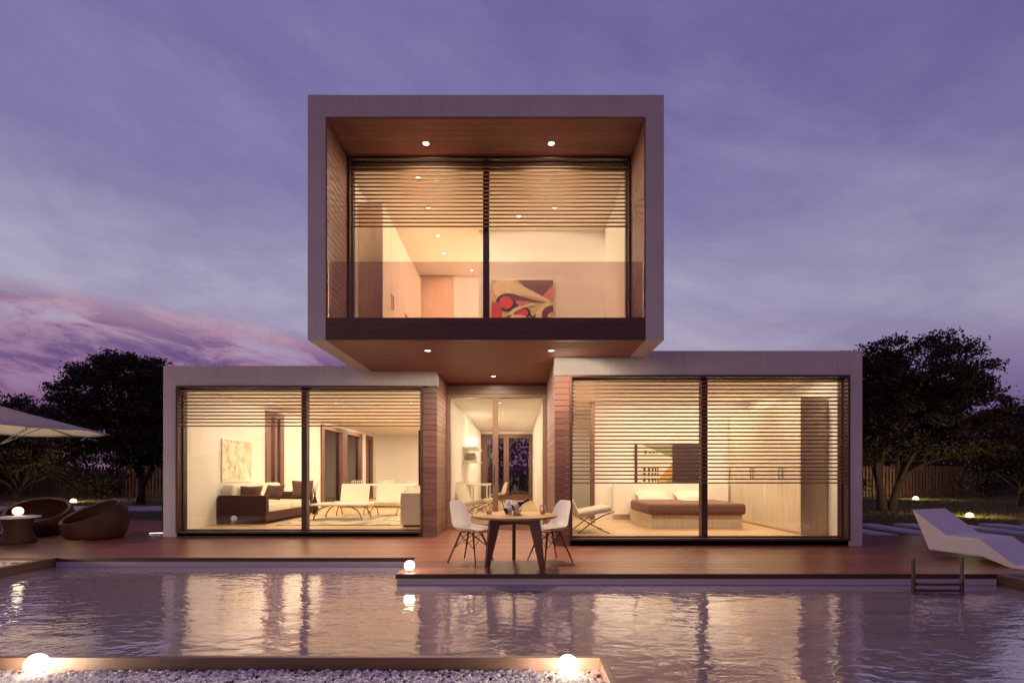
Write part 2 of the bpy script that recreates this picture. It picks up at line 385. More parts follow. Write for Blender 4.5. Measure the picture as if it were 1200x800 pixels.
# ------------------------------------------------------------------ gravel beds
M_stone = NT('white_pebbles'); _i = M_stone.n('ShaderNodeNewGeometry')
M_stone.bsdf(M_stone.ramp(_i.outputs['Random Per Island'], [(0.0, (0.55, 0.49, 0.48)), (0.4, (0.78, 0.73, 0.71)), (1.0, (0.87, 0.84, 0.82))]), 0.7); M_stone = M_stone.m
def ico():
    bm = bmesh.new(); bmesh.ops.create_icosphere(bm, subdivisions=1, radius=1)
    v = np.array([p.co[:] for p in bm.verts]); f = np.array([[p.index for p in q.verts] for q in bm.faces]); bm.free(); return v, f
IV, IF = ico()
def pebbles(name, x0, x1, y0, y1, z, n, r, label):
    V = []; 
    P = np.column_stack([rng.uniform(x0, x1, n), rng.uniform(y0, y1, n), z + rng.uniform(-.35, .35, n) * r])
    S = np.column_stack([rng.uniform(.7, 1.3, n), rng.uniform(.7, 1.3, n), rng.uniform(.5, .8, n)]) * r * rng.uniform(.45, 1.5, n)[:, None]
    A = rng.uniform(0, 6.28, n); T = rng.uniform(-.5, .5, n)
    jit = 1 + rng.uniform(-.18, .18, (n, len(IV), 1))
    L = IV[None] * S[:, None, :] * jit
    c, s_ = np.cos(T)[:, None], np.sin(T)[:, None]
    yy = L[..., 1] * c - L[..., 2] * s_; zz = L[..., 1] * s_ + L[..., 2] * c
    c, s_ = np.cos(A)[:, None], np.sin(A)[:, None]
    xx = L[..., 0] * c - yy * s_; y2 = L[..., 0] * s_ + yy * c
    V = (np.stack([xx, y2, zz], -1) + P[:, None, :]).reshape(-1, 3)
    F = (IF[None] + (np.arange(n) * len(IV))[:, None, None]).reshape(-1, 3)
    me = bpy.data.meshes.new(name); me.from_pydata(V.tolist(), [], F.tolist()); me.materials.append(M_stone)
    me.polygons.foreach_set('use_smooth', [True] * len(F))
    o = bpy.data.objects.new(name, me); COL.objects.link(o); tag(o, label, 'gravel', kind='stuff'); return o
pebbles('gravel', -4.2, .515, 2.3, 3.215, -.085, 15000, .0135, 'white pebble gravel filling the near bed beside the pool')
pebbles('gravel', -9.6, -6.66, 4.8, 6.76, -.045, 5200, .024, 'white pebble gravel in the bed beside the side table')
pebbles('gravel', 5.77, 9.2, 4.2, 5.80, -.045, 4200, .024, 'white pebble gravel in the bed under the sun lounger')
M_bedbase = plain('bed_soil', (0.12, 0.10, 0.09), 0.95)
b = MB(); b.box(-4.6, .52, 1.2, 3.215, -.6, -.10); b.box(-16, -6.68, -6, 6.9, -.6, -.065); b.box(5.79, 14, -6, 5.88, -.6, -.065)
b.build('bed_soil', M_bedbase)['kind'] = 'structure'
o = thing('gravel_bed_edging', 'brown timber board edging round the near pebble bed at the water', 'edging', (0, 3.24, -.1))
MB().box(-4.6, .56, -.02, .02, -.5, .10).build('long_board', M_edgey, o, .004)
MB().box(.522, .56, -2.0, -.0215, -.5, .099).build('short_board', M_edgey, o, .004)
o = thing('gravel_bed_edging', 'dark timber edging of the pebble bed beside the umbrella and bowl chairs', 'edging', (-6.6, 6.8, -.1))
MB().box(-.065, .03, -12, .228, -.04, .10).build('long_board', M_edge, o, .004)
MB().box(-9, -.066, .0, .10, -.04, .099).build('back_board', M_edge, o, .004)
o = thing('gravel_bed_edging', 'dark timber edging of the pebble bed below the white sun lounger', 'edging', (5.7, 5.86, -.1))
MB().box(-.03, .065, -12, .02, -.04, .10).build('long_board', M_edge, o, .004)
MB().box(.066, 8, -.03, .02, -.04, .097).build('back_board', M_edge, o, .004)

# ------------------------------------------------------------------ the house
H = thing('modern_house', 'white flat-roofed modern house with a cantilevered upper box and lit glass fronts', 'house', (0, 0, 0))
def hp(name, mb, mat, bevel=.004): return mb.build(name, mat, H, bevel)
LF, RF, DW, UF = 9.28, 8.14, 10.6, 7.09
ZT = 3.21
# --- wing with the living room
b = MB()
b.box(-6.67, -6.418, LF, LF + .17, 0, ZT)                               # front post
b.box(-6.418, -1.536, LF, LF + .20, 2.832, ZT - .001)                   # front band
YB = 22.5
for (a, c) in ((LF + .17, 12.65), (13.6, 16.2), (20.4, 21.0), (21.9, YB + .2)): b.box(-6.668, -6.50, a, c, 0, ZT - .002)
for (a, c) in ((12.65, 13.6), (16.2, 20.4), (21.0, 21.9)): b.box(-6.667, -6.502, a, c, 2.80, ZT - .003)
hp('side_wall', b, [M_white])
hp('back_wall', MB().box(-6.5, -1.7, YB, YB + .2, 0, 3.19), M_iwall)
hp('roof_slab', MB().box(-6.5, -1.54, LF + .2, YB, 2.93, 3.19), M_roof)
hp('ceiling', MB().box(-6.5, -1.9, LF + .2, YB, 2.90, 2.928), M_ceil)
hp('floor', MB().box(-6.5, -1.9, LF + .02, YB, .012, .10), M_oak)
hp('inner_lining', MB().box(-6.5, -6.488, LF + .25, 12.65, .10, 2.9).box(-6.5, -6.488, 13.6, 16.2, .1, 2.9).box(-6.5, -6.488, 20.4, 21.0, .1, 2.9).box(-6.5, -6.488, 21.9, YB, .1, 2.9)
   .box(-6.5, -6.488, 12.65, 13.6, 2.802, 2.899).box(-6.5, -6.488, 16.2, 20.4, 2.802, 2.899).box(-6.5, -6.488, 21.0, 21.9, 2.802, 2.899), M_iwall, 0)
hp('partition_wall', MB().box(-1.90, -1.536, DW + .02, YB, .0, 2.929).box(-1.90, -1.72, LF + .25, DW + .02, 0, 2.928), M_iwall, 0)
# --- wing with the bedroom
b = MB()
b.box(5.433, 5.65, RF, RF + .17, 0, ZT)
b.box(.589, 5.433, RF, RF + .20, 2.808, ZT - .001)
b.box(5.50, 5.648, RF + .17, 15.2, 0, ZT - .002)
hp('side_wall', b, [M_white])
hp('roof_slab', MB().box(.592, 5.5, RF + .2, 15.2, 2.93, 3.19), M_roof)
hp('ceiling', MB().box(.80, 5.5, RF + .2, 15.0, 2.90, 2.928), M_ceil)
hp('floor', MB().box(.80, 5.5, RF + .02, 15.0, .012, .10), M_oak)
hp('partition_wall', MB().box(.56, .80, DW + .02, 20.2, 0, 2.929).box(.762, .80, RF + .25, DW + .02, 0, 2.928), M_iwall, 0)
hp('partition_wall', MB().box(1.80, 5.5, 11.8, 11.95, .1, 2.9), M_iwall, 0)
hp('back_wall', MB().box(.80, 5.5, 15.0, 15.2, .1, 2.93), M_iwall, 0)
hp('lining', MB().box(5.488, 5.5, RF + .25, 11.8, .1, 2.9), M_iwall, 0)
# --- hall between
hp('ceiling', MB().box(-1.536, .56, DW + .02, 20.2, 2.90, 2.928), M_ceil)
hp('roof_slab', MB().box(-1.535, .588, DW + .1, 20.2, 2.93, 3.09), M_roof)
hp('floor', MB().box(-1.536, .56, DW + .02, 20.2, .012, .10), M_oak)
# --- timber cladding (separate boards)
b = MB(); z = .0
while z < 2.80:
    b.box(-1.80, -1.536, LF + .004, LF + .03, z + .003, min(z + .098, 2.829)); z += .10
hp('cladding', b, M_clad, .002)
b = MB(); z = 0
while z < 2.78:
    b.box(.589, .835, RF + .004, RF + .03, z + .003, min(z + .098, 2.805)); z += .10
hp('cladding', b, M_clad, .002)
b = MB(); z = 0
while z < 3.05:
    b.box(-1.56, -1.536, LF + .031 if z < 2.8 else LF + .202, DW - .03, z + .003, min(z + .098, 3.095)); z += .10
hp('cladding', b, M_cladz, .002)
b = MB(); z = 0
while z < 3.05:
    b.box(.589, .613, RF + .031 if z < 2.75 else RF + .202, DW - .03, z + .003, min(z + .098, 3.095)); z += .10
hp('cladding', b, M_cladz, .002)
hp('cladding_backing', MB().box(-1.72, -1.562, LF + .032, DW, 0, 2.827), M_frame, 0); hp('cladding_backing', MB().box(.615, .76, RF + .032, DW, 0, 2.803), M_frame, 0)
b = MB(); z = 2.88
while z < 3.09:
    b.box(-1.535, .588, DW - .028, DW - .004, z + .003, min(z + .098, 3.096)); z += .10
hp('cladding', b, M_clad, .002)
# --- cantilevered upper box
UX0, UX1, IX0, IX1 = -3.026, 2.08, -2.769, 1.819
UB = 13.2
b = MB()
b.box(UX0, IX0, UF, UB, 3.10, 6.615); b.box(IX1, UX1, UF, UB, 3.101, 6.614); b.box(IX0, IX1, UF, UB, 6.30, 6.613)
hp('upper_shell', b, M_white)
hp('upper_roof', MB().box(UX0 + .1, UX1 - .1, UF + .1, UB - .1, 6.614, 6.622), M_roof, 0)
b = MB(); y = UF + .115
while y < 12.9:
    b.box(IX0 + .002, IX1 - .002, y, min(y + .117, 12.95), 3.104, 3.13); y += .12
hp('soffit', b, M_soff, .002)
hp('upper_floor_slab', MB().box(IX0, IX1, UF + .11, UB, 3.132, 3.40), M_frame, 0)
b = MB()
for i in range(3): b.box(IX0 + .002, IX1 - .002, UF + .004, UF + .108, 3.103 + i * .1085, 3.103 + i * .1085 + .106)
hp('fascia', b, M_fasc, .002)
b = MB(); y = UF + .11
while y < 7.90:
    b.box(IX0 + .002, IX1 - .002, y, min(y + .117, 7.915), 3.402, 3.428); y += .12
hp('balcony_floor', b, M_soff, .002)
b = MB(); y = UF + .002
while y < 7.99:
    b.box(IX0 + .024, IX1 - .024, y, min(y + .117, 8.0), 6.268, 6.298); y += .12
hp('balcony_ceiling', b, M_soff, .002)
for x in (IX0, IX1 - .022):
    b = MB(); z = 3.43
    while z < 6.26: b.box(x + .001, x + .021, UF + .004, 7.918, z + .002, min(z + .098, 6.266)); z += .10
    hp('balcony_cladding', b, M_cladz, .002)
hp('balustrade', MB().box(IX0 + .03, IX1 - .03, UF + .03, UF + .045, 3.40, 4.235), M_balu, 0)
# upper interior
UZ0, UZ1 = 3.43, 6.15
hp('floor', MB().box(IX0, IX1, 7.918, UB - .1, 3.402, UZ0), M_oak, 0)
hp('ceiling', MB().box(IX0, IX1, 8.14, UB - .1, UZ1, 6.26), M_ceil, 0)
hp('lining', MB().box(IX0, IX0 + .012, 8.14, 12.45, UZ0, UZ1), M_iwall, 0); hp('lining', MB().box(1.754, IX1, 8.14, 10.1, UZ0, UZ1), M_iwall, 0)
hp('partition_wall', MB().box(-.82, IX1, 10.1, 10.22, UZ0, UZ1).box(-.82, -.70, 10.22, 12.45, UZ0, UZ1), M_iwall, 0)
hp('back_wall', MB().box(IX0, IX1, 12.45, 12.6, UZ0, UZ1), M_iwall, 0)
d = hp('interior_door', MB().box(-2.44, -1.63, 12.41, 12.446, UZ0, UZ1 - .02), M_tan)
MB().tube([(-1.72, 12.40, 4.4), (-1.72, 12.36, 4.4), (-1.85, 12.36, 4.4)], .009).build('handle', M_chrome, d)

# --- windows
def window(x0, x1, y, z0, z1, mull, fw=.055, fd=.12, slats=None, setback=.10, sh=.0115, outer=.035, skip_outer=False, pane_mat=None):
    """front surround, glazed frame set back behind it, slats between"""
    b = MB()
    if not skip_outer:
        o_ = outer
        b.box(x0, x0 + o_, y - .035, y + setback, z0, z1); b.box(x1 - o_, x1, y - .035, y + setback, z0, z1)
        b.box(x0 + o_, x1 - o_, y - .035, y + setback, z1 - o_, z1); b.box(x0 + o_, x1 - o_, y - .035, y + setback, z0, z0 + o_)
    else: o_ = 0
    w = b.build('window', M_frame, H, .004)
    g0, g1 = y + setback + .002, y + setback + fd
    f = MB(); X0, X1 = x0, x1
    f.box(X0, X0 + fw, g0, g1, z0, z1); f.box(X1 - fw, X1, g0, g1, z0, z1)
    f.box(X0 + fw, X1 - fw, g0, g1, z1 - fw, z1); f.box(X0 + fw, X1 - fw, g0, g1, z0, z0 + fw)
    f.build('frame', M_frame, w, .004)
    MB().box(mull - .05, mull + .05, g0 - .02, g1 + .001, z0 + fw, z1 - fw).build('mullion', M_frame, w, .004)
    for a, c in ((X0 + fw, mull - .05), (mull + .05, X1 - fw)):
        MB().box(a, c, (g0 + g1) / 2, (g0 + g1) / 2 + .012, z0 + fw, z1 - fw).build('pane', pane_mat or M_glass, w)
    if slats:
        zt, zbm, step = slats
        s = MB(); z = zt
        while z > zbm - .01:
            s.box(x0 + o_ + .001, x1 - o_ - .001, y + .012, y + .033, z - sh, z + sh); z -= step
        s.build('slat_blind', M_slat, w)
    return w
window(-6.416, -1.802, LF + .0, .075, 2.830, -4.064, slats=(2.735, 2.07, .0651))
window(.838, 5.431, RF + .0, .092, 2.806, 3.088, slats=(2.705, .985, .0641))
window(IX0 + .026, IX1 - .026, 7.955, UZ0 + .0, 6.264, -.53, slats=(6.125, 5.16, .0638), setback=.06, sh=.009)
hp('plinth', MB().box(-6.416, -1.802, LF + .02, LF + .3, .0, .074), M_frame, .003); hp('plinth', MB().box(.838, 5.431, RF + .02, RF + .3, .0, .091), M_frame, .003)
# entrance: sliding glass door
b = MB(); x0, x1, z1 = -1.534, .587, 2.875
b.box(x0, x0 + .075, DW - .05, DW + .08, 0, z1); b.box(x1 - .075, x1, DW - .05, DW + .08, 0, z1); b.box(x0 + .075, x1 - .075, DW - .05, DW + .08, z1 - .07, z1); b.box(x0 + .075, x1 - .075, DW - .05, DW + .08, 0, .10)
dr = hp('door', b, M_doorframe)
MB().box(-.56, -.44, DW - .045, DW + .03, .101, z1 - .071).build('mullion', M_doorframe, dr, .004)
MB().box(x0 + .076, -.561, DW + .01, DW + .022, .101, z1 - .071).build('pane', M_glass, dr)
MB().box(-.439, x1 - .076, DW - .02, DW - .008, .101, z1 - .071).build('pane', M_glass, dr)
MB().box(-.535, -.515, DW - .075, DW - .046, 1.0, 1.35).build('handle', M_chrome, dr, .004)
# garden window at the end of the hall
b = MB(); y0 = 20.1
b.box(-1.52, -1.28, y0, y0 + .1, .1, 2.78); b.box(.42, .545, y0, y0 + .1, .1, 2.78); b.box(-1.28, .42, y0, y0 + .1, 2.62, 2.78); b.box(-1.28, .42, y0, y0 + .1, .1, .32); b.box(-.62, -.40, y0 - .03, y0 + .09, .32, 2.62)
gw = hp('garden_window', b, M_walnut)
MB().box(-1.28, -.62, y0 + .04, y0 + .05, .32, 2.62).build('pane', M_glass, gw); MB().box(-.40, .42, y0 + .04, y0 + .05, .32, 2.62).build('pane', M_glass, gw)
hp('back_wall', MB().box(-1.536, .56, y0 + .0, y0 + .1, 2.782, 2.9), M_iwall, 0)
# side windows of the living room
for (a, c, ms) in ((12.65, 13.6, [13.1]), (16.2, 20.4, [18.3]), (21.0, 21.9, [])):
    b = MB(); X0, X1 = -6.64, -6.44
    b.box(X0, X1, a, a + .22, .0, 2.799); b.box(X0, X1, c - .22, c, .0, 2.799); b.box(X0, X1, a + .22, c - .22, 2.66, 2.799); b.box(X0, X1, a + .22, c - .22, 0, .14)
    for m in ms: b.box(X0, X1 + .02, m - .18 * (c - a > 2) - .07, m + .18 * (c - a > 2) + .07, .14, 2.66)
    w = hp('side_window', b, M_walnut)
    MB().box(-6.56, -6.55, a + .22, c - .22, .14, 2.66).build('pane', M_dglass, w)

# --- recessed downlights
def downlight(x, y, z, power, r=.047, size=.08, spread=180):
    o = MB().lathe([(r, 0.012), (r, -.004), (r * 1.28, -.006), (r * 1.3, .0), (r * 1.3, .012)], 20, (x, y, z)).build('downlight', M_dsteel, H)
    MB().lathe([(1e-4, -.0015), (r * .97, -.0015), (r * .97, .006)], 20, (x, y, z)).build('lens', M_lens, o)
    lamp('downlight_glow', (x, y, z - .008), power * KI, size, WARM, o, spread)
for y in (10.3, 12.0, 14.5, 17.0, 19.5):
    for x in (-6.0, -4.43, -2.62):
        if y == 10.3 : continue
        downlight(max(x, -6.0), y, 2.9, 24)
downlight(-4.43, 10.2, 2.9, 16); downlight(-2.62, 10.2, 2.9, 16)
for y in (12.0, 14.0, 16.1, 17.6, 19.2): downlight(-.46, y, 2.9, 17, .045)
for x in (1.81, 3.22, 4.62):
    downlight(x, 11.15, 2.9, 22); downlight(x, 8.85, 2.9, 20)
downlight(1.3, 13.3, 2.9, 14)
for (x, y) in ((-1.69, 8.32), (-1.69, 9.23), (-1.69, 10.33), (-1.69, 11.17), (-1.15, 12.1), (.67, 9.23)): downlight(x, y, UZ1, 24)
downlight(.0, 9.55, UZ1, 24)
for x in (-1.43, .50): downlight(x, 7.62, 6.268, 11, .05)
for x in (-1.42, .505): downlight(x, 7.71, 3.104, 44, .05)
downlight(-.50, 9.75, 3.104, 26, .05)

# ------------------------------------------------------------------ furniture inside: living room
M_ltr = plain('dark_leather', (0.05, 0.016, 0.012), 0.6, 0, 0.15, 5, 0.1, 120, 0.25)
M_cream = plain('cream_upholstery', (0.72, 0.66, 0.55), 0.85, 0, 0.04, 4, 0.15, 160)
M_brownc = plain('brown_cushion_cloth', (0.085, 0.038, 0.026), 0.85, 0, 0.1, 6, 0.2, 200)
M_lacq = plain('white_lacquer', (0.78, 0.74, 0.68), 0.3, 0, 0.02, 3)
def pillow_mb(w, h, t, n=8):
    m = MB(); vs = []; fs = []
    for sgn in (1, -1):
        for i in range(n + 1):
            for j in range(n + 1):
                u, v_ = i / n * 2 - 1, j / n * 2 - 1
                k = max(0, (1 - u ** 4) * (1 - v_ ** 4)) ** .5
                pin = 1 - .10 * (1 - abs(u)) * abs(v_) ** 3 if abs(v_) > abs(u) else 1 - .10 * (1 - abs(v_)) * abs(u) ** 3
                vs.append((u * w / 2 * pin, sgn * t / 2 * k, v_ * h / 2 * pin))
    q = (n + 1) ** 2
    for s_ in (0, 1):
        for i in range(n):
            for j in range(n):
                a = s_ * q + i * (n + 1) + j; fs.append((a, a + 1, a + n + 2, a + n + 1))
    m.add(vs, fs, 0, True); return m
def soft(o, lv=2):
    s = o.modifiers.new('soft', 'SUBSURF'); s.levels = lv; s.render_levels = lv
def cushion(b_, name, mat, par, bev=.05):
    o = b_.build(name, mat, par); m = o.modifiers.new('edge', 'BEVEL'); m.width = bev; m.segments = 4
    for p in o.data.polygons: p.use_smooth = True
    return o
sf = thing('sofa', 'dark leather framed sofa with cream seat cushions against the picture wall', 'sofa', (-5.95, 10.6, .10))
for y in (0, 2.3): MB().box(-.5, .54, y, y + .12, .05, .62).build('armrest', M_ltr, sf, .015)
MB().box(-.5, .52, .121, 2.299, .05, .24).build('base', M_ltr, sf, .012)
cushion(MB().box(-.3, .53, .125, 1.21, .245, .43), 'seat_cushion', M_cream, sf); cushion(MB().box(-.3, .53, 1.215, 2.295, .245, .43), 'seat_cushion', M_cream, sf)
cushion(MB().box(-.49, -.24, .125, 1.21, .40, .86), 'back_cushion', M_cream, sf, .07); cushion(MB().box(-.49, -.24, 1.215, 2.295, .40, .86), 'back_cushion', M_cream, sf, .07)
for y in (.05, 2.3): MB().box(-.45, .5, y, y + .05, 0, .05).build('foot', M_dsteel, sf)
for (x, y, z, rz, rx, s, lb) in ((-5.95, 10.98, .74, 12, -28, .46, 'brown cushion leaning by the near sofa arm'), (-5.72, 11.55, .75, -10, -30, .46, 'brown cushion lying in the middle of the cream sofa'), (-5.55, 12.7, .79, 15, -10, .52, 'large brown cushion propped at the far sofa arm')):
    o = pillow_mb(s, s * .86, .17).build('cushion', M_brownc); o.location = (x, y, z); o.rotation_euler = (R(rx), 0, R(rz)); tag(o, lb, 'cushion', 'brown cushions on the sofa')
# picture beside the sofa: sketch strokes on cream paper
t = NT('sketch_art'); v = t.map((1, 3.0, 2.2))
a1 = t.noise(v, 1.6, 5, 0.7, 2.2); a2 = t.noise(v, 0.9, 3, 0.5, 1.2)
st = t.ramp(a1, [(0.44, (0.72, 0.66, 0.48)), (0.475, (0.07, 0.05, 0.03)), (0.495, (0.45, 0.36, 0.2)), (0.54, (0.74, 0.68, 0.52))])
t.bsdf(t.mix(t.ramp(a2, [(0.42, (0, 0, 0)), (0.52, (1, 1, 1))]), (0.74, 0.69, 0.54, 1), st), 0.7); M_sketch = t.m
p = thing('picture', 'cream abstract sketch picture on the living room wall above the sofa', 'picture', (-6.486, 11.37, 1.47))
MB().box(.0, .02, -.56, .56, -.44, .46).build('canvas', M_sketch, p); MB().box(0, .03, -.585, -.561, -.465, .485).box(0, .03, .561, .585, -.465, .485).box(0, .03, -.56, .56, -.465, -.441).box(0, .03, -.56, .56, .461, .485).build('frame', M_lacq, p)
# coffee table
M_brass = plain('aged_brass', (0.30, 0.20, 0.09), 0.35, 0.8, 0.1, 8)
def curved_leg(x, s, y):      # bow-shaped leg
    return [(x, y, .0), (x + s * .03, y, .12), (x + s * .11, y, .24), (x + s * .24, y, .31), (x + s * .36, y, .34)]
ct = thing('coffee_table', 'low white coffee table with curved brass legs on the rug', 'table', (-4.17, 11.75, .105))
cushion(MB().box(-.62, .62, -.42, .42, .34, .385), 'tabletop', M_lacq, ct, .015)
for s in (-1, 1):
    for y in (-.36, .36): MB().tube(curved_leg(s * .56, -s, y), .016).build('leg', M_brass, ct)
# pair of low lounge chairs
lc = thing('lounge_chair', 'white slung lounge chair behind the coffee table, nearer the sofa', 'chair', (-4.36, 13.0, .10), R(6), 'white lounge chairs in the living room')
def slab_mb(poly, w, th):
    m = MB(); vs = []; n = len(poly); P = [Vector((0, a, c)) for a, c in poly]
    for s in (-w / 2, w / 2):
        for i in range(n):
            d = (P[min(i + 1, n - 1)] - P[max(i - 1, 0)]).normalized(); nn = Vector((0, -d.z, d.y))
            for k in (0, th): q = P[i] + nn * k; vs.append((s, q.y, q.z))
    st = 2 * n; fs = []
    for i in range(n - 1):
        a, c = 2 * i, 2 * i + 2
        fs += [(a, c, c + st, a + st), (a + 1, a + 1 + st, c + 1 + st, c + 1), (a, a + 1, c + 1, c), (a + st, c + st, c + 1 + st, a + 1 + st)]
    fs += [(0, st, st + 1, 1), (2 * n - 2, 2 * n - 1, st + 2 * n - 1, st + 2 * n - 2)]
    m.add(vs, fs); return m
cushion(slab_mb([(-.42, .34), (-.2, .32), (.10, .29), (.2, .30)], .74, .05), 'seat', M_cream, lc, .02)
cushion(slab_mb([(.20, .30), (.30, .52), (.42, .80)], .74, .05), 'backrest', M_cream, lc, .02)
for s in (-.34, .34):
    MB().tube([(s, -.30, .0), (s, -.27, .10), (s, -.12, .22), (s, .05, .25), (s, .22, .14), (s, .30, 0)], .014).build('leg', M_brass, lc)
MB().tube([(-.34, -.05, .245), (.34, -.05, .245)], .012).tube([(-.34, .12, .2), (.34, .12, .2)], .012).build('stretcher', M_brass, lc)
dup(lc, (-3.42, 12.85, .10), R(-4), 'white slung lounge chair behind the coffee table, nearer the white sideboard')
# rug
t = NT('rug_pile'); v = t.map()
t.bsdf(t.ramp(t.noise(v, 1.1, 2, 0.4, 1.0), [(0.42, (0.62, 0.55, 0.42)), (0.5, (0.22, 0.15, 0.10)), (0.58, (0.60, 0.52, 0.38))]), 0.95, 0, t.bump(t.noise(v, 220, 2), 0.5, 0.01)); M_rug = t.m
tag(MB().box(-5.1, -2.5, 10.4, 12.9, .101, .115).build('rug', M_rug, bevel=.005), 'brown and cream patterned rug under the coffee table', 'rug')
# sideboard and tv
sb = thing('sideboard', 'white lacquered sideboard under the wall television', 'sideboard', (-2.15, 10.1, .10))
MB().box(-.25, .24, 0, 1.6, .04, .66).build('body', M_lacq, sb, .006); MB().box(-.26, .25, -.01, 1.61, .662, .69).build('top', M_lacq, sb, .004)
MB().box(-.22, .2, .03, 1.57, 0, .039).build('plinth', M_dsteel, sb)
MB().box(-.268, -.252, .01, .79, .06, .64).build('door', M_lacq, sb, .003); MB().box(-.268, -.252, .81, 1.59, .06, .64).build('door', M_lacq, sb, .003)
M_screen = plain('dark_screen', (0.015, 0.012, 0.014), 0.15)
tv = thing('television', 'black flat television hung on the wall above the sideboard', 'television', (-1.905, 10.5, 1.5))
MB().box(-.075, -.03, -.75, .75, -.55, .55).build('body', M_frame, tv, .006); MB().box(-.078, -.0755, -.72, .72, -.52, .52).build('screen', M_screen, tv); MB().box(-.03, 0, -.2, .2, -.15, .15).build('bracket', M_dsteel, tv)
# dining table and wire chairs at the back
dt = thing('dining_table', 'long white dining table at the back of the living room', 'table', (-4.4, 16.4, .10))
MB().box(-1.0, 1.0, -.45, .45, .70, .74).build('tabletop', M_lacq, dt, .005)
for x in (-.93, .93):
    for y in (-.38, .38): MB().box(x - .03, x + .03, y - .03, y + .03, 0, .699).build('leg', M_lacq, dt, .003)

def eames_shell():
    prof = [(.235, .405), (.225, .432), (.16, .440), (.04, .425), (-.08, .418), (-.15, .432), (-.195, .49), (-.215, .58), (-.235, .69), (-.255, .79), (-.262, .825)]
    wid = [.17, .205, .225, .232, .235, .235, .23, .225, .212, .175, .12]
    lift = [.0, .012, .03, .05, .065, .06, .03, .015, .01, .0, .0]; fwd = [0, 0, 0, 0, .01, .03, .055, .06, .05, .03, .015]
    m = MB(); vs = []; n = 10
    for (x, z), w, l, f in zip(prof, wid, lift, fwd):
        for j in range(n + 1):
            u = j / n * 2 - 1; k = abs(u) ** 2.6
            vs.append((x + f * k, u * w, z + l * k))
    r = n + 1
    m.add(vs, [(i * r + j, i * r + j + 1, (i + 1) * r + j + 1, (i + 1) * r + j) for i in range(len(prof) - 1) for j in range(n)], 0, True)
    return m
M_dowel = wood('dark_dowel_wood', (0.13, 0.06, 0.035), 'z', 1.0, 0.45, 'x', var=0)
def shell_chair(label, loc, rz, group):
    c = thing('shell_chair', label, 'chair', loc, rz, group)
    s = eames_shell().build('seat_shell', M_plastic, c, fixn=False); so_ = s.modifiers.new('thick', 'SOLIDIFY'); so_.thickness = .011; so_.offset = 0; soft(s)
    top = [(.10, .10), (.10, -.10), (-.09, .10), (-.09, -.10)]; bot = [(.22, .235), (.22, -.235), (-.23, .21), (-.23, -.21)]
    for (tx, ty), (bx, by) in zip(top, bot): MB().tube([(tx, ty, .405), (bx, by, 0)], [.015, .009], 10).build('leg', M_dowel, c)
    w = MB()
    def at(i, k): return (top[i][0] + (bot[i][0] - top[i][0]) * k, top[i][1] + (bot[i][1] - top[i][1]) * k, .405 * (1 - k))
    for i, j in ((0, 1), (2, 3), (0, 2), (1, 3)):
        w.tube([at(i, .05), at(j, .52)], .0045, 6); w.tube([at(j, .05), at(i, .52)], .0045, 6)
    w.tube([(.10, .10, .408), (.10, -.10, .408), (-.09, -.10, .408), (-.09, .10, .408), (.10, .10, .408)], .006, 6)
    w.build('wire_brace', M_dsteel, c)
    return c
G_T = 'white shell chairs at the round terrace table'
sh = shell_chair('white shell chair on the deck, drawn up beside the entrance door mullion', (-.655, 6.72, 0), R(-26), G_T)
dup(sh, (.425, 6.74, 0), R(207), 'white shell chair on the deck, standing in front of the timber cladding', G_T)
# wire chairs round the dining table
wc = thing('wire_chair', 'pale dining chair at the near end of the dining table', 'chair', (-3.3, 15.6, .10), R(90), 'pale chairs round the dining table')
w = MB()
for j in range(7):
    y = -.2 + j * .4 / 6
    w.tube([(.2, y, .44), (.0, y * 1.05, .42), (-.14, y * 1.05, .44), (-.2, y, .6), (-.26, y * .85, .86)], .008, 6)
for x, z in ((.2, .44), (.03, .42), (-.14, .44), (-.2, .6), (-.26, .86)): w.tube([(x, -.2 if z < .8 else -.17, z), (x, .2 if z < .8 else .17, z)], .008, 6)
w.build('wire_seat', M_lacq, wc)
for x in (.16, -.14):
    for y in (-.17, .17): MB().tube([(x * .8, y * .8, .425), (x * 1.15, y * 1.15, 0)], .009, 6).build('leg', M_chrome, wc)
for i, (x, y, r, lb) in enumerate(((-4.15, 15.6, 84, 'pale dining chair on the near side of the table, beside the first'), (-5.0, 15.6, 90, 'pale dining chair on the near side of the table, closest to the garden windows'), (-4.6, 17.25, -90, 'pale dining chair on the far side of the table'))):
    dup(wc, (x, y, .10), R(r), lb)
# floor vase with stems
fv = thing('floor_vase', 'dark slender vase with bare stems standing beyond the sofa', 'vase', (-5.5, 13.35, .10))
MB().lathe([(1e-4, 0), (.07, .0), (.10, .12), (.07, .30), (.035, .42), (.04, .46)], 16).build('vase', M_ltr, fv)
w = MB()
for i in range(9):
    a = random.uniform(0, 6.28); r = random.uniform(.03, .14); w.tube([(0, 0, .4), (r * .4 * math.cos(a), r * .4 * math.sin(a), .65), (r * math.cos(a), r * math.sin(a), random.uniform(.75, .95))], [.006, .005, .002], 5)
w.build('stems', M_ltr, fv)

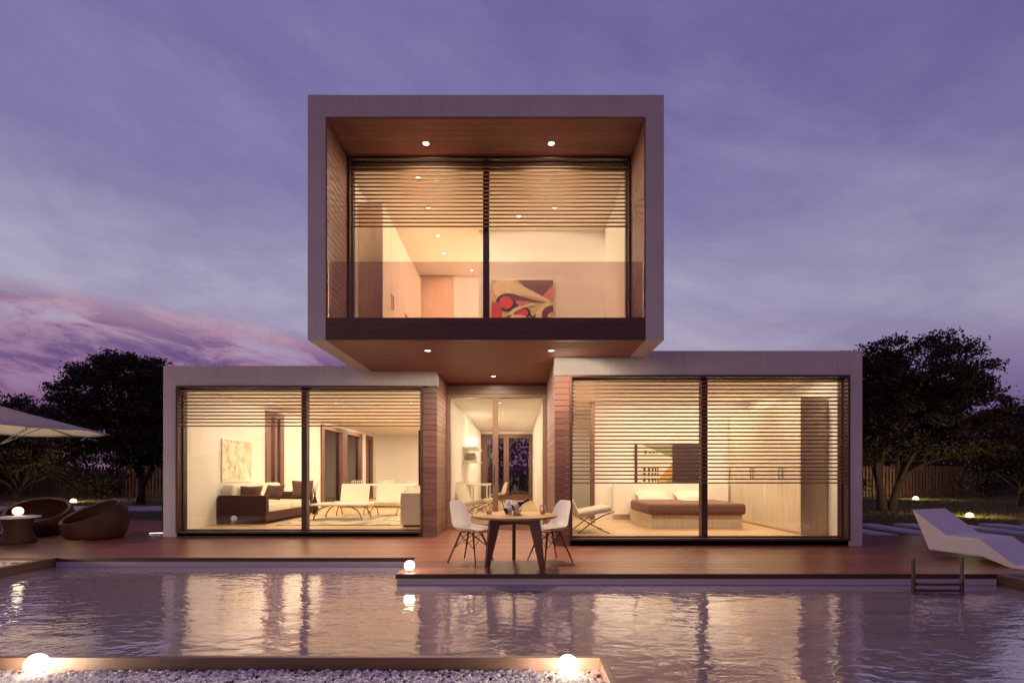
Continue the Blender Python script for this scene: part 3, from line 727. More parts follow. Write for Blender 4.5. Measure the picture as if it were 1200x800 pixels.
# ------------------------------------------------------------------ hall
ds = thing('desk', 'white desk against the hall wall under the shelves', 'desk', (-1.2, 15.2, .10))
MB().box(-.32, .32, -.8, .8, .73, .77).build('desktop', M_lacq, ds, .004)
for x in (-.27, .27):
    for y in (-.75, .75): MB().box(x - .02, x + .02, y - .02, y + .02, 0, .729).build('leg', M_lacq, ds)
dup(sh, (-.62, 15.3, .10), R(168), 'white shell chair at the desk inside the lit hall', 'white shell chair at the desk')
for z, lb in ((1.87, 'upper white wall shelf in the hall, carrying the globe lamp'), (1.50, 'lower white wall shelf in the hall, above the desk')):
    o = MB().box(0, .40, -.95, .95, 0, .045).build('wall_shelf', M_lacq, bevel=.003); o.location = (-1.534, 14.4, z); tag(o, lb, 'shelf', 'white shelves on the hall wall')
gl_ = thing('globe_lamp', 'glowing globe lamp standing on the upper hall shelf', 'lamp', (-1.36, 14.5, 1.916))
MB().lathe([(1e-4, 0), (.06, 0), (.06, .02), (.02, .04), (.02, .07)], 16).build('base', M_chrome, gl_); MB().ball((0, 0, .20), .135).build('globe', M_ball, gl_)
M_back = plain('shelf_box_card', (0.35, 0.28, 0.2), 0.8)
for i, (y, w_, h_, lb) in enumerate(((13.9, .10, .22, 'grey box file on the lower hall shelf, nearer the door'), (14.25, .12, .16, 'short grey box on the lower hall shelf, beside the tall file'))):
    o = MB().box(0, .26, 0, w_, 0, h_).build('box_file', M_back, bevel=.004); o.location = (-1.48, y, 1.546); tag(o, lb, 'box', 'boxes on the lower hall shelf')

# cross-legged lounge chair (hall and bedroom)
def xchair(label, loc, rz, grp):
    c = thing('cross_frame_chair', label, 'chair', loc, rz, grp)
    # local +x = forward
    cushion(MB().box(-.36, .30, -.36, .36, 0, .10, 0, Matrix.Translation((.08, 0, .345)) @ Matrix.Rotation(R(-11), 4, 'Y')), 'seat_cushion', M_cream, c, .035)
    cushion(MB().box(-.06, .04, -.36, .36, 0, .56, 0, Matrix.Translation((-.27, 0, .36)) @ Matrix.Rotation(R(-24), 4, 'Y')), 'back_cushion', M_cream, c, .035)
    for s in (-.33, .33):
        MB().tube([(-.52, s, .86), (-.37, s, .53), (-.22, s, .28), (-.02, s, .17), (.20, s, .05), (.33, s, .0)], .013, 8).build('back_leg', M_chrome, c)
        MB().tube([(.42, s, .40), (.22, s, .33), (.05, s, .24), (-.10, s, .12), (-.26, s, .0)], .013, 8).build('front_leg', M_chrome, c)
    MB().tube([(.05, -.33, .2), (.05, .33, .2)], .011).tube([(-.50, -.33, .82), (-.50, .33, .82)], .011).build('cross_bar', M_chrome, c)
    return c
xc = xchair('cream cross-framed lounge chair beside the bed in the lit bedroom', (1.32, 9.35, .10), R(2), 'cream cross-framed lounge chairs')
dup(xc, (-1.05, 12.1, .10), R(-18), 'cream cross-framed lounge chair inside the hall, behind the terrace table')

# ------------------------------------------------------------------ bedroom
M_cover = plain('rust_bed_cover', (0.155, 0.075, 0.055), 0.85, 0, 0.08, 5, 0.2, 140)
bd = thing('bed', 'low platform bed with a rust brown cover and pale headboard', 'bed', (3.55, 9.78, .10))
MB().box(-.93, .87, 0, 1.9, .0, .27).build('base', M_ash, bd, .006)
cushion(MB().box(-1.0, .93, -.05, 1.55, .275, .50), 'cover', M_cover, bd, .06)
cushion(MB().box(-.93, .87, 1.50, 1.9, .27, .47), 'mattress', M_cream, bd, .05)
MB().box(-1.32, 1.40, 1.905, 2.00, .12, .86).build('headboard', M_lacq, bd, .008)
for x, lb in ((3.1, 'white pillow at the bed head, nearer the cross-framed chair'), (4.0, 'white pillow at the bed head, nearer the wardrobe')):
    o = pillow_mb(.74, .42, .18).build('pillow', M_cream); o.location = (x, 11.48, .655); o.rotation_euler = (R(-70), 0, 0); tag(o, lb, 'pillow', 'white pillows on the bed')
M_page = plain('magazine_cover', (0.62, 0.62, 0.50), 0.5, 0, 0.35, 14)
o = MB().box(-.18, .18, -.13, .13, 0, .02).build('magazine', M_page, bevel=.003); o.location = (3.72, 10.7, .602); o.rotation_euler = (0, 0, R(12)); tag(o, 'pale magazine lying on the rust bed cover', 'magazine')
# painting over the bed: facade, stairs and a dark door, flat colours
ART = [plain('art_cream', (0.66, 0.58, 0.44), .7), plain('art_olive', (0.20, 0.20, 0.12), .7), plain('art_ochre', (0.48, 0.27, 0.06), .7), plain('art_dark', (0.03, 0.015, 0.02), .7), plain('art_grey', (0.33, 0.30, 0.24), .7)]
pt = thing('painting', 'geometric cream, ochre and black painting over the bed', 'picture', (3.52, 11.79, 1.44))
b = MB(); b.box(-.76, .76, -.022, -.002, -.46, .46, 3)
yy = (-.0228, -.0222)
b.prism([(-.70, -.46), (.13, -.46), (.13, .46), (-.70, .46)], -.024, -.0225, 'y', 0)
b.prism([(-.66, .46), (.13, .46), (.13, .12)], -.0262, -.0245, 'y', 1)
b.prism([(-.25, -.46), (.13, -.46), (.13, .0)], -.0262, -.0245, 'y', 2)
b.prism([(-.02, -.46), (.13, -.46), (.13, -.3)], -.0275, -.0265, 'y', 1)
for i, x in enumerate((-.56, -.45, -.36, -.29, -.23)):
    w_ = .05 - i * .006
    for j in range(3): b.prism([(x, -.44 + j * .13), (x + w_, -.44 + j * .13), (x + w_, -.36 + j * .13), (x, -.36 + j * .13)], -.0280, -.0247, 'y', 3)
    b.prism([(x + .03, .22), (x + .03 + w_ * .8, .22), (x + .03 + w_ * .8, .30 - i * .02), (x + .03, .30 - i * .02)], -.0280, -.0247, 'y', 3)
b.build('canvas', ART, pt)
# wardrobe
wr = thing('wardrobe', 'whitewashed ash wardrobe with tall doors beside the bed', 'wardrobe', (5.0, 8.78, .10))
MB().box(.022, .48, .03, 2.95, 0, 2.42).build('body', M_ash, wr)
MB().box(-.002, .48, 0, .028, 0, 2.44).build('end_panel', M_ash, wr, .003)
for i in range(5):
    d_ = MB().box(0, .021, .034 + i * .585, .034 + i * .585 + .579, .04, 2.41).build('door', M_ash, wr, .003)
    y = .034 + i * .585 + (.52 if i % 2 == 0 else .06)
    MB().tube([(0, y, .98), (-.03, y, .98), (-.03, y, 1.2), (0, y, 1.2)], .008, 6).build('handle', M_dsteel, d_)
# narrow dark artwork and timber jamb by the side passage
pp = thing('passage_picture', 'narrow dark artwork hanging beside the bedroom window edge', 'picture', (.805, 10.2, 1.5))
MB().box(0, .02, -.5, .5, -.45, .45).build('canvas', ART[3], pp); MB().box(0, .03, -.53, -.501, -.48, .48).box(0, .03, .501, .53, -.48, .48).build('frame', M_frame, pp)
hp('passage_jamb', MB().box(1.72, 1.80, 11.72, 11.98, .1, 2.9), M_walnut)

# ------------------------------------------------------------------ upper room
wr = thing('wardrobe', 'pale ash wardrobe along the wall of the upper room', 'wardrobe', (IX0 + .014, 8.5, UZ0))
MB().box(0, .395, .03, 3.3, 0, 2.40).build('body', M_ash, wr); MB().box(0, .418, 0, .028, 0, 2.42).build('end_panel', M_tan, wr, .003)
for i in range(6):
    d_ = MB().box(.397, .416, .033 + i * .545, .033 + i * .545 + .539, .04, 2.39).build('door', M_ash, wr, .003)
    y = .033 + i * .545 + (.48 if i % 2 == 0 else .06)
    MB().tube([(.416, y, .78), (.446, y, .78), (.446, y, 1.02), (.416, y, 1.02)], .008, 6).build('handle', M_dsteel, d_)
UA = [plain('paint_plum', (0.075, 0.025, 0.03), .6), plain('paint_cream', (0.62, 0.52, 0.32), .6, 0, .12, 6), plain('paint_red', (0.40, 0.04, 0.04), .6, 0, .2, 8), plain('paint_rose', (0.42, 0.13, 0.12), .6, 0, .15, 8), plain('paint_black', (0.02, 0.012, 0.012), .6), plain('paint_sand', (0.42, 0.33, 0.18), .6, 0, .15, 6)]
pt = thing('painting', 'red, cream and black abstract painting in the upper room', 'picture', (.07, 10.09, 4.42))
b = MB(); b.box(-.63, .63, -.03, 0, -.70, .70, 5); lay = [-.0312]
def clipxy(p): return (max(-.628, min(.628, p[0])), max(-.698, min(.698, p[1])))
def daub(poly, mi):
    y = lay[0]; lay[0] -= .0007; P = [clipxy(p) for p in poly]; n_ = len(P); cx = sum(p[0] for p in P) / n_; cz = sum(p[1] for p in P) / n_
    b.add([(cx, y, cz)] + [(p[0], y, p[1]) for p in P], [(0, 1 + k, 1 + (k + 1) % n_) for k in range(n_)], mi)
def ell(x, z, rx, rz, a=0): 
    return [(x + rx * math.cos(k * .2618) * math.cos(a) - rz * math.sin(k * .2618) * math.sin(a), z + rx * math.cos(k * .2618) * math.sin(a) + rz * math.sin(k * .2618) * math.cos(a)) for k in range(24)]
def sweep(pts, w0, w1):
    n_ = 12; C = []
    for k in range(n_ + 1):
        q = k / n_; C.append(((1 - q) ** 2 * pts[0][0] + 2 * q * (1 - q) * pts[1][0] + q * q * pts[2][0], (1 - q) ** 2 * pts[0][1] + 2 * q * (1 - q) * pts[1][1] + q * q * pts[2][1]))
    L_, R_ = [], []
    for k, c in enumerate(C):
        a_, c2 = C[max(0, k - 1)], C[min(n_, k + 1)]; dx, dz = c2[0] - a_[0], c2[1] - a_[1]; m_ = math.hypot(dx, dz) or 1; w = (w0 + (w1 - w0) * k / n_) / 2
        L_.append(clipxy((c[0] - dz / m_ * w, c[1] + dx / m_ * w))); R_.append(clipxy((c[0] + dz / m_ * w, c[1] - dx / m_ * w)))
    y = lay[0]; lay[0] -= .0007
    b.add([(p[0], y, p[1]) for p in L_ + R_], [(k, k + 1, n_ + 2 + k, n_ + 1 + k) for k in range(n_)], None or sweep.mi)
def sw(mi, pts, w0, w1): sweep.mi = mi; sweep(pts, w0, w1)
daub([(-.10, .70), (.63, .70), (.63, .28), (.30, .33)], 0); daub([(.40, .36), (.63, .60), (.63, .25)], 3)
daub(ell(-.30, .50, .30, .22, -.3), 1); sw(1, [(-.25, .56), (.15, .46), (.55, .27)], .22, .02)
daub(ell(-.30, .24, .24, .19), 4); daub(ell(-.33, .24, .14, .13), 2); daub(ell(-.02, .26, .12, .09, -.3), 3); sw(0, [(-.22, .36), (.05, .30), (.45, .24)], .14, .01)
daub(ell(-.56, .02, .15, .24), 2); daub(ell(.0, .02, .17, .12, .2), 4); daub(ell(-.01, .02, .13, .085, .2), 2); sw(1, [(-.24, -.02), (-.2, .14), (.25, .20)], .09, .03)
sw(4, [(.12, .06), (.24, -.18), (.32, .08)], .03, .03); sw(1, [(-.25, -.12), (.1, -.02), (.2, -.3)], .2, .1); sw(4, [(-.6, -.35), (-.45, -.12), (-.22, -.02)], .03, .03)
sw(1, [(.63, .22), (.22, .2), (.40, -.35)], .05, .2); daub(ell(.56, .0, .16, .17, -.5), 0); daub(ell(.60, -.06, .09, .1), 5)
b.build('canvas', UA, pt, fixn=False)

# ------------------------------------------------------------------ terrace table and what stands on it
M_tab = wood('oiled_oak', (0.42, 0.23, 0.10), 'x', 0.19, 0.38, 'y', var=0.12, grain=0.18)
M_leg = wood('dark_oak_leg', (0.15, 0.06, 0.038), 'z', 2, 0.45, 'x', var=0)
TX, TY, TZ = -.055, 6.47, .657
tt = thing('round_table', 'round oiled oak table with three splayed plank legs on the deck', 'table', (TX, TY, 0))
MB().lathe([(1e-4, TZ - .034), (.53, TZ - .034), (.552, TZ - .028), (.56, TZ - .014), (.558, TZ - .004), (.548, TZ), (1e-4, TZ)], 72).build('tabletop', M_tab, tt)
for k, a in enumerate((R(208), R(-28), R(92))):
    M = Matrix.Rotation(a, 4, 'Z')
    MB().prism([(.20, TZ - .036), (.36, TZ - .036), (.425, .0), (.365, 0)], -.024, .024, 'y', 0, M).build('leg', M_leg, tt, .006)
M = Matrix.Identity(4); b = MB()
for a in (R(208), R(-28), R(92)): b.box(0, .235, -.02, .02, TZ - .125, TZ - .037, 0, Matrix.Rotation(a, 4, 'Z'))
b.build('stretcher', M_leg, tt)
M_bottle = plain('dark_bottle_glass', (0.035, 0.012, 0.012), 0.12, 0, 0.1, 8, spec=0.8)
M_lab = plain('white_paper_label', (0.74, 0.70, 0.68), 0.6)
wb = thing('wine_bottle', 'dark wine bottle with a pale label lying tilted in a holder', 'bottle', (TX + .0, TY - .14, TZ))
MT = Matrix.Translation((-.125, -.02, .052)) @ Matrix.Rotation(R(18), 4, 'Z') @ Matrix.Rotation(R(66), 4, 'Y')
MB().lathe([(1e-4, 0), (.036, 0), (.039, .01), (.039, .20), (.034, .225), (.018, .255), (.0145, .28), (.0145, .34), (.0165, .342), (.0165, .355), (1e-4, .355)], 24, M=MT).build('glass_body', M_bottle, wb)
MB().lathe([(.0396, .035), (.0396, .10)], 24, M=MT).lathe([(.0396, .125), (.0396, .195)], 24, M=MT).build('label', M_lab, wb)
hd = thing('bottle_holder', 'low steel holder cradling the tilted wine bottle', 'holder', (TX + .045, TY - .125, TZ))
MB().box(-.06, .05, -.05, .05, 0, .008).build('foot', M_chrome, hd, .002)
MB().tube([(.02, -.045, .008), (.03, -.046, .07), (.03, 0, .066), (.03, .046, .07), (.02, .045, .008)], .006, 8).build('cradle', M_chrome, hd)
for (x, y, r, h, lb) in ((-.075, .05, .042, .19, 'tall white ceramic mug standing behind the tilted bottle'), (.02, .06, .042, .13, 'small white ceramic cup behind the neck of the bottle')):
    m_ = thing('ceramic_cup', lb, 'cup', (TX + x, TY + y, TZ), 0, 'white cups behind the bottle')
    MB().lathe([(1e-4, .0), (r * .85, 0), (r, .015), (r, h), (r * .92, h), (r * .9, .012), (1e-4, .012)], 24).build('cup_body', M_plastic, m_)
    MB().tube([(r * .9, 0, h * .8), (r + .025, 0, h * .75), (r + .03, 0, h * .45), (r * .95, 0, h * .25)], .006, 8).build('handle', M_plastic, m_)
M_wine = glass('wine_glass', (0.985, 0.97, 0.96), 1.45, 0.8)
M_rose = glass('rose_wine', (0.90, 0.66, 0.56), 1.33, 0.5)
def wineglass(x, y, lb):
    g_ = thing('wine_glass', lb, 'glass', (TX + x, TY + y, TZ), 0, 'stemless wine glasses on the round table')
    MB().lathe([(1e-4, .002), (.026, .002), (.040, .025), (.047, .055), (.044, .085), (.034, .125), (.032, .125), (.042, .085), (.045, .055), (.038, .027), (1e-4, .006)], 28).build('bowl', M_wine, g_)
    MB().lathe([(1e-4, .007), (.024, .007), (.037, .027), (.043, .05), (1e-4, .05)], 24).build('wine', M_rose, g_)
wineglass(-.335, .04, 'stemless wine glass near the chair by the door mullion'); wineglass(.37, .06, 'stemless wine glass near the chair by the timber cladding')

# ------------------------------------------------------------------ globe lamps outside
def globe(label, loc, r, mat, power=0, grp='glowing globe lamps', col=(1, .85, .6)):
    g_ = thing('globe_lamp', label, 'lamp', loc, 0, grp)
    MB().ball((0, 0, r + .012), r, 36, 20).build('globe', mat, g_)
    MB().lathe([(1e-4, 0), (r * .42, 0), (r * .42, .016), (r * .3, .03)], 20).build('base', M_dsteel, g_)
    return g_
globe('glowing globe lamp on the deck corner above the pool', (-1.33, 6.02, 0), .064, M_ball)
globe('glowing globe lamp in the near pebble bed, alone at its far end from the corner', (-3.06, 3.14, -.082), .062, M_ballp)
globe('glowing globe lamp in the near pebble bed, close to its open corner', (.31, 3.12, -.082), .063, M_ballp)
globe('warm glowing globe lamp on the waisted woven side table', (-8.60, 8.5, .462), .072, M_ballt)
globe('glowing garden globe lamp on the lawn behind the bowl chairs', (-18.9, 21.0, GZ - .07), .115, M_ballg)
globe('small glowing garden globe lamp beneath the big tree near the fence', (18.6, 23.2, GZ - .07), .115, M_ballg)
globe('glowing garden globe lamp on the lawn just behind the sun lounger', (12.75, 14.0, GZ - .05), .09, M_ballg)
M_ballb = emit('bed_globe_glow', (1.0, 0.80, 0.56), 240)
globe('glowing globe lamp in the pebble bed beside the woven side table', (-7.25, 6.30, -.035), .07, M_ballb)
globe('glowing globe lamp in the pebble bed below the sun lounger', (6.75, 5.30, -.035), .07, M_ball)
# strip light by the dark planter
M_strip = emit('strip_glow', (1.0, .86, .66), 5)
st_ = thing('strip_light', 'short glowing floor strip light beside the dark planter box', 'light', (-7.05, 9.75, 0), R(18))
MB().box(-.20, .20, -.02, .02, 0, .02).build('housing', M_dsteel, st_); MB().box(-.19, .19, -.016, .016, .0205, .026).build('diffuser', M_strip, st_)
pl = thing('planter_box', 'black square planter box beside the corner of the house', 'planter', (-7.0, 10.1, 0))
MB().box(-.17, .17, -.17, .17, 0, .56).build('body', M_ltr, pl, .01); MB().box(-.185, .185, -.185, .185, .561, .60).build('rim', M_ltr, pl, .006); MB().box(-.15, .15, -.15, .15, .601, .606).build('soil', M_bedbase, pl)

# ------------------------------------------------------------------ bowl chairs, side table, umbrella
t = NT('woven_resin'); v = t.map()
w1 = t.n('ShaderNodeTexWave', wave_type='BANDS', bands_direction='Z'); t.L(v, w1.inputs[0]); w1.inputs['Scale'].default_value = 16
w2 = t.n('ShaderNodeTexNoise'); t.L(t.map((30, 30, 60)), w2.inputs['Vector']); w2.inputs['Scale'].default_value = 1.0
t.bsdf(t.ramp(w2.outputs['Fac'], [(0.35, (0.036, 0.012, 0.009)), (0.65, (0.080, 0.027, 0.017))]), 0.55, 0, t.bump(w1.outputs['Fac'], 0.35, 0.008), 0.25); M_weave = t.m
def bowl_chair(label, loc, rz):
    c = thing('bowl_chair', label, 'chair', loc, rz, 'woven bowl chairs on the deck')
    bm = bmesh.new(); bmesh.ops.create_uvsphere(bm, u_segments=48, v_segments=32, radius=1)
    for p in bm.verts:
        x, y, z = p.co; z2 = .50 + z * .56
        k = 1 + .05 * z
        p.co = (x * .50 * k, y * .52 * k, max(z2, .20 + .02 * (1 + z)) - .19)
    a = Vector((.48, 0, .31)); d = Vector((-1.0, 0, .50)).normalized(); nrm = d.cross(Vector((0, 1, 0))); 
    if nrm.z < 0: nrm = -nrm
    bmesh.ops.bisect_plane(bm, geom=bm.verts[:] + bm.edges[:] + bm.faces[:], plane_co=a, plane_no=nrm, clear_outer=True)
    me = bpy.data.meshes.new('bowl'); bm.to_mesh(me); bm.free(); me.materials.append(M_weave)
    for p in me.polygons: p.use_smooth = True
    o = bpy.data.objects.new('bowl', me); COL.objects.link(o); o.parent = c
    s = o.modifiers.new('thick', 'SOLIDIFY'); s.thickness = .055; s.offset = -1
    bv = o.modifiers.new('edge', 'BEVEL'); bv.width = .02; bv.segments = 3; bv.limit_method = 'ANGLE'; bv.angle_limit = R(50)
    M = Matrix.Translation((-.02, 0, .26))
    cushion(MB().lathe([(1e-4, -.05), (.30, -.05), (.37, 0), (.30, .05), (1e-4, .05)], 32, M=M), 'seat_cushion', M_weave, c, .01)
    return c
bc = bowl_chair('dark woven bowl chair with its high back toward the house', (-7.80, 9.12, 0), R(-118))
dup(bc, (-9.25, 9.55, 0), R(-66), 'dark woven bowl chair facing the pool from behind the side table')
M_black = plain('black_gloss_top', (0.03, 0.02, 0.02), 0.2)
stb = thing('side_table', 'waisted dark woven side table with a gloss top', 'side table', (-8.60, 8.5, 0))
MB().lathe([(1e-4, .0), (.25, 0), (.235, .06), (.175, .22), (.185, .34), (.235, .43), (1e-4, .43)], 32).build('base', M_weave, stb); MB().lathe([(1e-4, .431), (.285, .431), (.29, .44), (.287, .46), (1e-4, .461)], 40).build('top', M_lacq, stb)
t = NT('umbrella_cloth'); v = t.map(); n_ = t.noise(v, 200, 2)
pr = t.n('ShaderNodeBsdfDiffuse'); pr.inputs[0].default_value = (0.66, 0.60, 0.55, 1); tl = t.n('ShaderNodeBsdfTranslucent'); tl.inputs[0].default_value = (0.6, 0.5, 0.4, 1)
mx = t.n('ShaderNodeMixShader'); mx.inputs[0].default_value = .25; t.L(pr.outputs[0], mx.inputs[1]); t.L(tl.outputs[0], mx.inputs[2]); t.L(mx.outputs[0], t.out.inputs[0]); M_cloth = t.m
um = thing('parasol', 'open pale cloth parasol beside the pool bowl chairs', 'umbrella', (-10.02, 9.5, 0))
RU, ZR, ZA = 1.70, 2.03, 2.51
b = MB(); vs = [(0, 0, ZA)]; nr_ = 6; a0 = R(1.4)
for i in range(1, nr_ + 1):
    for k in range(24):
        q = i / nr_; a = a0 + k * math.pi / 12; onrib = (k % 3 == 0)
        rr = RU * q * (1 if onrib else .955); z = ZA - (ZA - ZR) * (q ** 0.92) - (0 if onrib else .025 * q)
        vs.append((rr * math.cos(a), rr * math.sin(a), z))
fs = [(0, 1 + k, 1 + (k + 1) % 24) for k in range(24)]
for i in range(1, nr_):
    for k in range(24): fs.append((1 + (i - 1) * 24 + k, 1 + i * 24 + k, 1 + i * 24 + (k + 1) % 24, 1 + (i - 1) * 24 + (k + 1) % 24))
b.add(vs, fs, 0, True); o = b.build('canopy', M_cloth, um); s = o.modifiers.new('thick', 'SOLIDIFY'); s.thickness = .006
for k in range(8):
    a = a0 + k * math.pi / 4; c_, s_ = math.cos(a), math.sin(a)
    MB().tube([(.04 * c_, .04 * s_, ZA - .05), (.8 * c_, .8 * s_, ZA - .285), (1.67 * c_, 1.67 * s_, ZR - .012)], .011, 6).build('rib', M_dsteel, um)
    MB().tube([(.04 * c_, .04 * s_, 1.75), (.8 * c_, .8 * s_, ZA - .295)], .008, 6).build('strut', M_dsteel, um)
MB().tube([(0, 0, .05), (0, 0, ZA + .03)], .028, 16).build('pole', M_dsteel, um); MB().ball((0, 0, ZA + .05), .035, 16, 10).build('finial', M_lacq, um)
MB().ball((-.06, 0, 1.72), .07, 16, 10).build('pole_lamp', emit('pole_lamp_glow', (1.0, .80, .56), 18), um)
lamp('pole_uplight', (-.06, 0, .95), 85, .12, (1.0, .80, .56), um, 150, (math.pi, 0, 0))
MB().lathe([(1e-4, 0), (.34, 0), (.34, .05), (.08, .07), (.06, .12), (.035, .35)], 32).build('base', M_dsteel, um)

# ------------------------------------------------------------------ sun lounger
lg = thing('sun_lounger', 'white moulded resin sun lounger with a folded faceted profile', 'sun lounger', (5.77, 7.27, 0))
Ld = Vector((.37, -.929, 0)); Wd = Vector((.929, .37, 0)) * .80
top = [(0, .672), (.43, .335), (.80, .335), (1.17, .045), (1.32, .05), (1.75, .16)]
bot = [(1.75, .10), (1.32, .0), (1.12, .0), (.84, .10), (.22, .105)]
poly = top + bot
b = MB(); n = len(poly)
vs = [Ld * s_ + Vector((0, 0, z)) for s_, z in poly] + [Ld * s_ + Wd + Vector((0, 0, z)) for s_, z in poly]
quads = [(0, 1, 10, 10), ]
fs = [(i, (i + 1) % n, n + (i + 1) % n, n + i) for i in range(n)]
def cap(o_): return [(o_ + 0, o_ + 1, o_ + 10), (o_ + 1, o_ + 2, o_ + 9, o_ + 10), (o_ + 2, o_ + 3, o_ + 8, o_ + 9), (o_ + 3, o_ + 4, o_ + 7, o_ + 8), (o_ + 4, o_ + 5, o_ + 6, o_ + 7)]
b.add(vs, fs + cap(0) + cap(n)); b.build('body', M_lounger, lg, .016)

# ------------------------------------------------------------------ pool ladder
pl = thing('pool_ladder', 'dark steel pool ladder with three treads at the deck edge', 'ladder', (4.345, 5.45, 0))
for x in (0, .535):
    MB().tube([(x, 0, -1.49), (x, 0, .252), (x, 0, .264), (x, 0, .27)], [.02, .02, .016, .006], 12).build('rail', M_dsteel, pl)
for z in (-.02, -.09, -.32): MB().box(.02, .515, -.03, .05, z - .012, z + .012).build('tread', M_dsteel, pl, .004)

# ------------------------------------------------------------------ fence
M_fence = wood('fence_wood', (0.060, 0.028, 0.022), 'z', 0.2, 0.7, 'x', var=0.35)
def fence(x0, x1, y, label):
    f = thing('fence', label, 'fence', ((x0 + x1) / 2, y, GZ)); w = x1 - x0
    b = MB(); x = -w / 2
    while x < w / 2: b.box(x, x + .105, -.015, .015, .05, 1.62 + random.uniform(-.004, .004)); x += .172
    b.build('slat_panel', M_fence, f)
    MB().box(-w / 2, w / 2, .016, .06, .25, .33).box(-w / 2, w / 2, .016, .06, 1.35, 1.43).build('rail', M_fence, f)
    x = -w / 2 + .1
    while x < w / 2: MB().box(x, x + .1, .061, .16, 0, 1.66).build('post', M_fence, f); x += 3.0
fence(-44, -6.2, 25.5, 'vertical slat timber fence behind the bowl chairs and parasol')
fence(-6.0, 6.0, 25.7, 'vertical slat timber fence seen through the hall window')
fence(6.2, 44, 25.5, 'vertical slat timber fence behind the big tree and sun lounger')

# ------------------------------------------------------------------ trees
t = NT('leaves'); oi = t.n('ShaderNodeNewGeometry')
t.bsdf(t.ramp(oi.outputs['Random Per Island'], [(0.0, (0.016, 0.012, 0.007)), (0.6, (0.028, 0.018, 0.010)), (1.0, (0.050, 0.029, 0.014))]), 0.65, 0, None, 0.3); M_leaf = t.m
M_bark = plain('bark', (0.040, 0.024, 0.020), 0.9, 0, 0.3, 9, 0.6, 30)
def leafmesh(C, size, name, parent):
    n = len(C)
    u = rng.normal(size=(n, 3)); u /= np.linalg.norm(u, axis=1)[:, None]
    w = rng.normal(size=(n, 3)); w -= (w * u).sum(1)[:, None] * u; w /= np.linalg.norm(w, axis=1)[:, None]
    nn = np.cross(u, w)
    L = size * rng.uniform(.6, 1.4, n)[:, None]
    p0 = C - u * L * .5; p2 = C + u * L * .5; p1 = C + w * L * .28 + nn * L * .08; p3 = C - w * L * .28 + nn * L * .08
    V = np.stack([p0, p1, p2, p3], 1).reshape(-1, 3); F = np.arange(n * 4).reshape(-1, 4)
    me = bpy.data.meshes.new(name); me.from_pydata(V.tolist(), [], F.tolist()); me.materials.append(M_leaf)
    o = bpy.data.objects.new(name, me); COL.objects.link(o); o.parent = parent; return o
def tree(name, label, loc, lobes, trunks, nclus, per, lsize, cr=.34, group='trees behind the house', cat='tree'):
    T = thing(name, label, cat, loc, 0, group)
    vol = np.array([l[3] * l[4] * l[5] for l in lobes]); pick = rng.choice(len(lobes), nclus, p=vol / vol.sum())
    cl = []
    for i in pick:
        cx, cy_, cz, rx, ry, rz = lobes[i]
        d = rng.normal(size=3); d /= np.linalg.norm(d); q = rng.uniform(.35, 1.0) ** .5
        cl.append((cx + d[0] * rx * q, cy_ + d[1] * ry * q, cz + d[2] * rz * q))
    cl = np.array(cl)
    # trunk and limbs
    b = MB(); ends = []
    for tr in trunks:
        pts = [Vector(p) for p in tr[0]]; r0, r1 = tr[1]
        m = len(pts); b.tube(pts, [r0 + (r1 - r0) * (i / (m - 1)) ** .7 for i in range(m)], 10); ends.append(pts)
    for c in cl[rng.choice(len(cl), min(len(cl), 70), replace=False)]:
        c = Vector(c); pts = min(ends, key=lambda e: (e[-1] - c).length)
        k = random.randint(max(1, len(pts) // 2), len(pts) - 1); s0 = pts[k - 1].lerp(pts[k], random.uniform(.3, 1.0))
        dz = c - s0; j = lambda s_: Vector((random.uniform(-s_, s_), random.uniform(-s_, s_), random.uniform(-s_, s_)))
        L = dz.length
        p1 = s0 + dz * .35 + j(.10 * L) + Vector((0, 0, -.04 * L)); p2 = s0 + dz * .7 + j(.08 * L)
        b.tube([s0, p1, p2, c], [.018 * L + .02, .012 * L + .014, .016, .006], 6)
    b.build('trunk', M_bark, T, fixn=False)
    C = []
    for c in cl:
        k = int(per * rng.uniform(.5, 1.4)); q = np.clip(rng.normal(size=(k, 3)), -1.5, 1.5) * np.array([cr, cr, cr * .55]) * rng.uniform(.55, 1.0)
        C.append(c + q)
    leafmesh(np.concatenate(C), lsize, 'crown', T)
    return T
# coordinates local to the trunk foot
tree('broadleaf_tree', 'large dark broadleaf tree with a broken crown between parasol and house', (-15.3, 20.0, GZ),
     [(-.6, 0, 4.4, 2.6, 2.0, 1.5), (1.1, .4, 4.2, 1.7, 1.8, 1.35), (-1.9, -.3, 3.1, 1.6, 1.6, 1.1), (1.2, -.4, 3.0, 1.7, 1.6, 1.0), (-.2, 0, 5.3, 1.4, 1.3, .8), (-.6, -.3, 2.1, 2.4, 1.2, .6), (1.3, 0, 2.1, 1.3, 1.2, .7)],
     [([(0, 0, -.1), (.05, 0, .7), (-.1, .1, 1.5), (-.35, .1, 2.6), (-.6, 0, 4.2)], (.19, .05)), ([(.02, 0, .6), (.5, .1, 1.6), (.9, .1, 2.8), (1.2, .3, 4.0)], (.12, .04)), ([(-.1, .1, 1.4), (-1.0, 0, 2.1), (-1.8, -.2, 3.0)], (.10, .03))],
     640, 105, .11, .27)
tree('broadleaf_tree', 'small dark broadleaf tree rising just beyond the parasol top', (-22.9, 22.5, GZ),
     [(0, 0, 3.3, 2.3, 1.8, 1.35), (1.3, 0, 2.4, 1.5, 1.4, .9), (0, -.4, 1.7, 2.2, 1.3, .7)], [([(0, 0, -.1), (.1, 0, 1.2), (0, .1, 3.2)], (.14, .04))], 300, 90, .11)
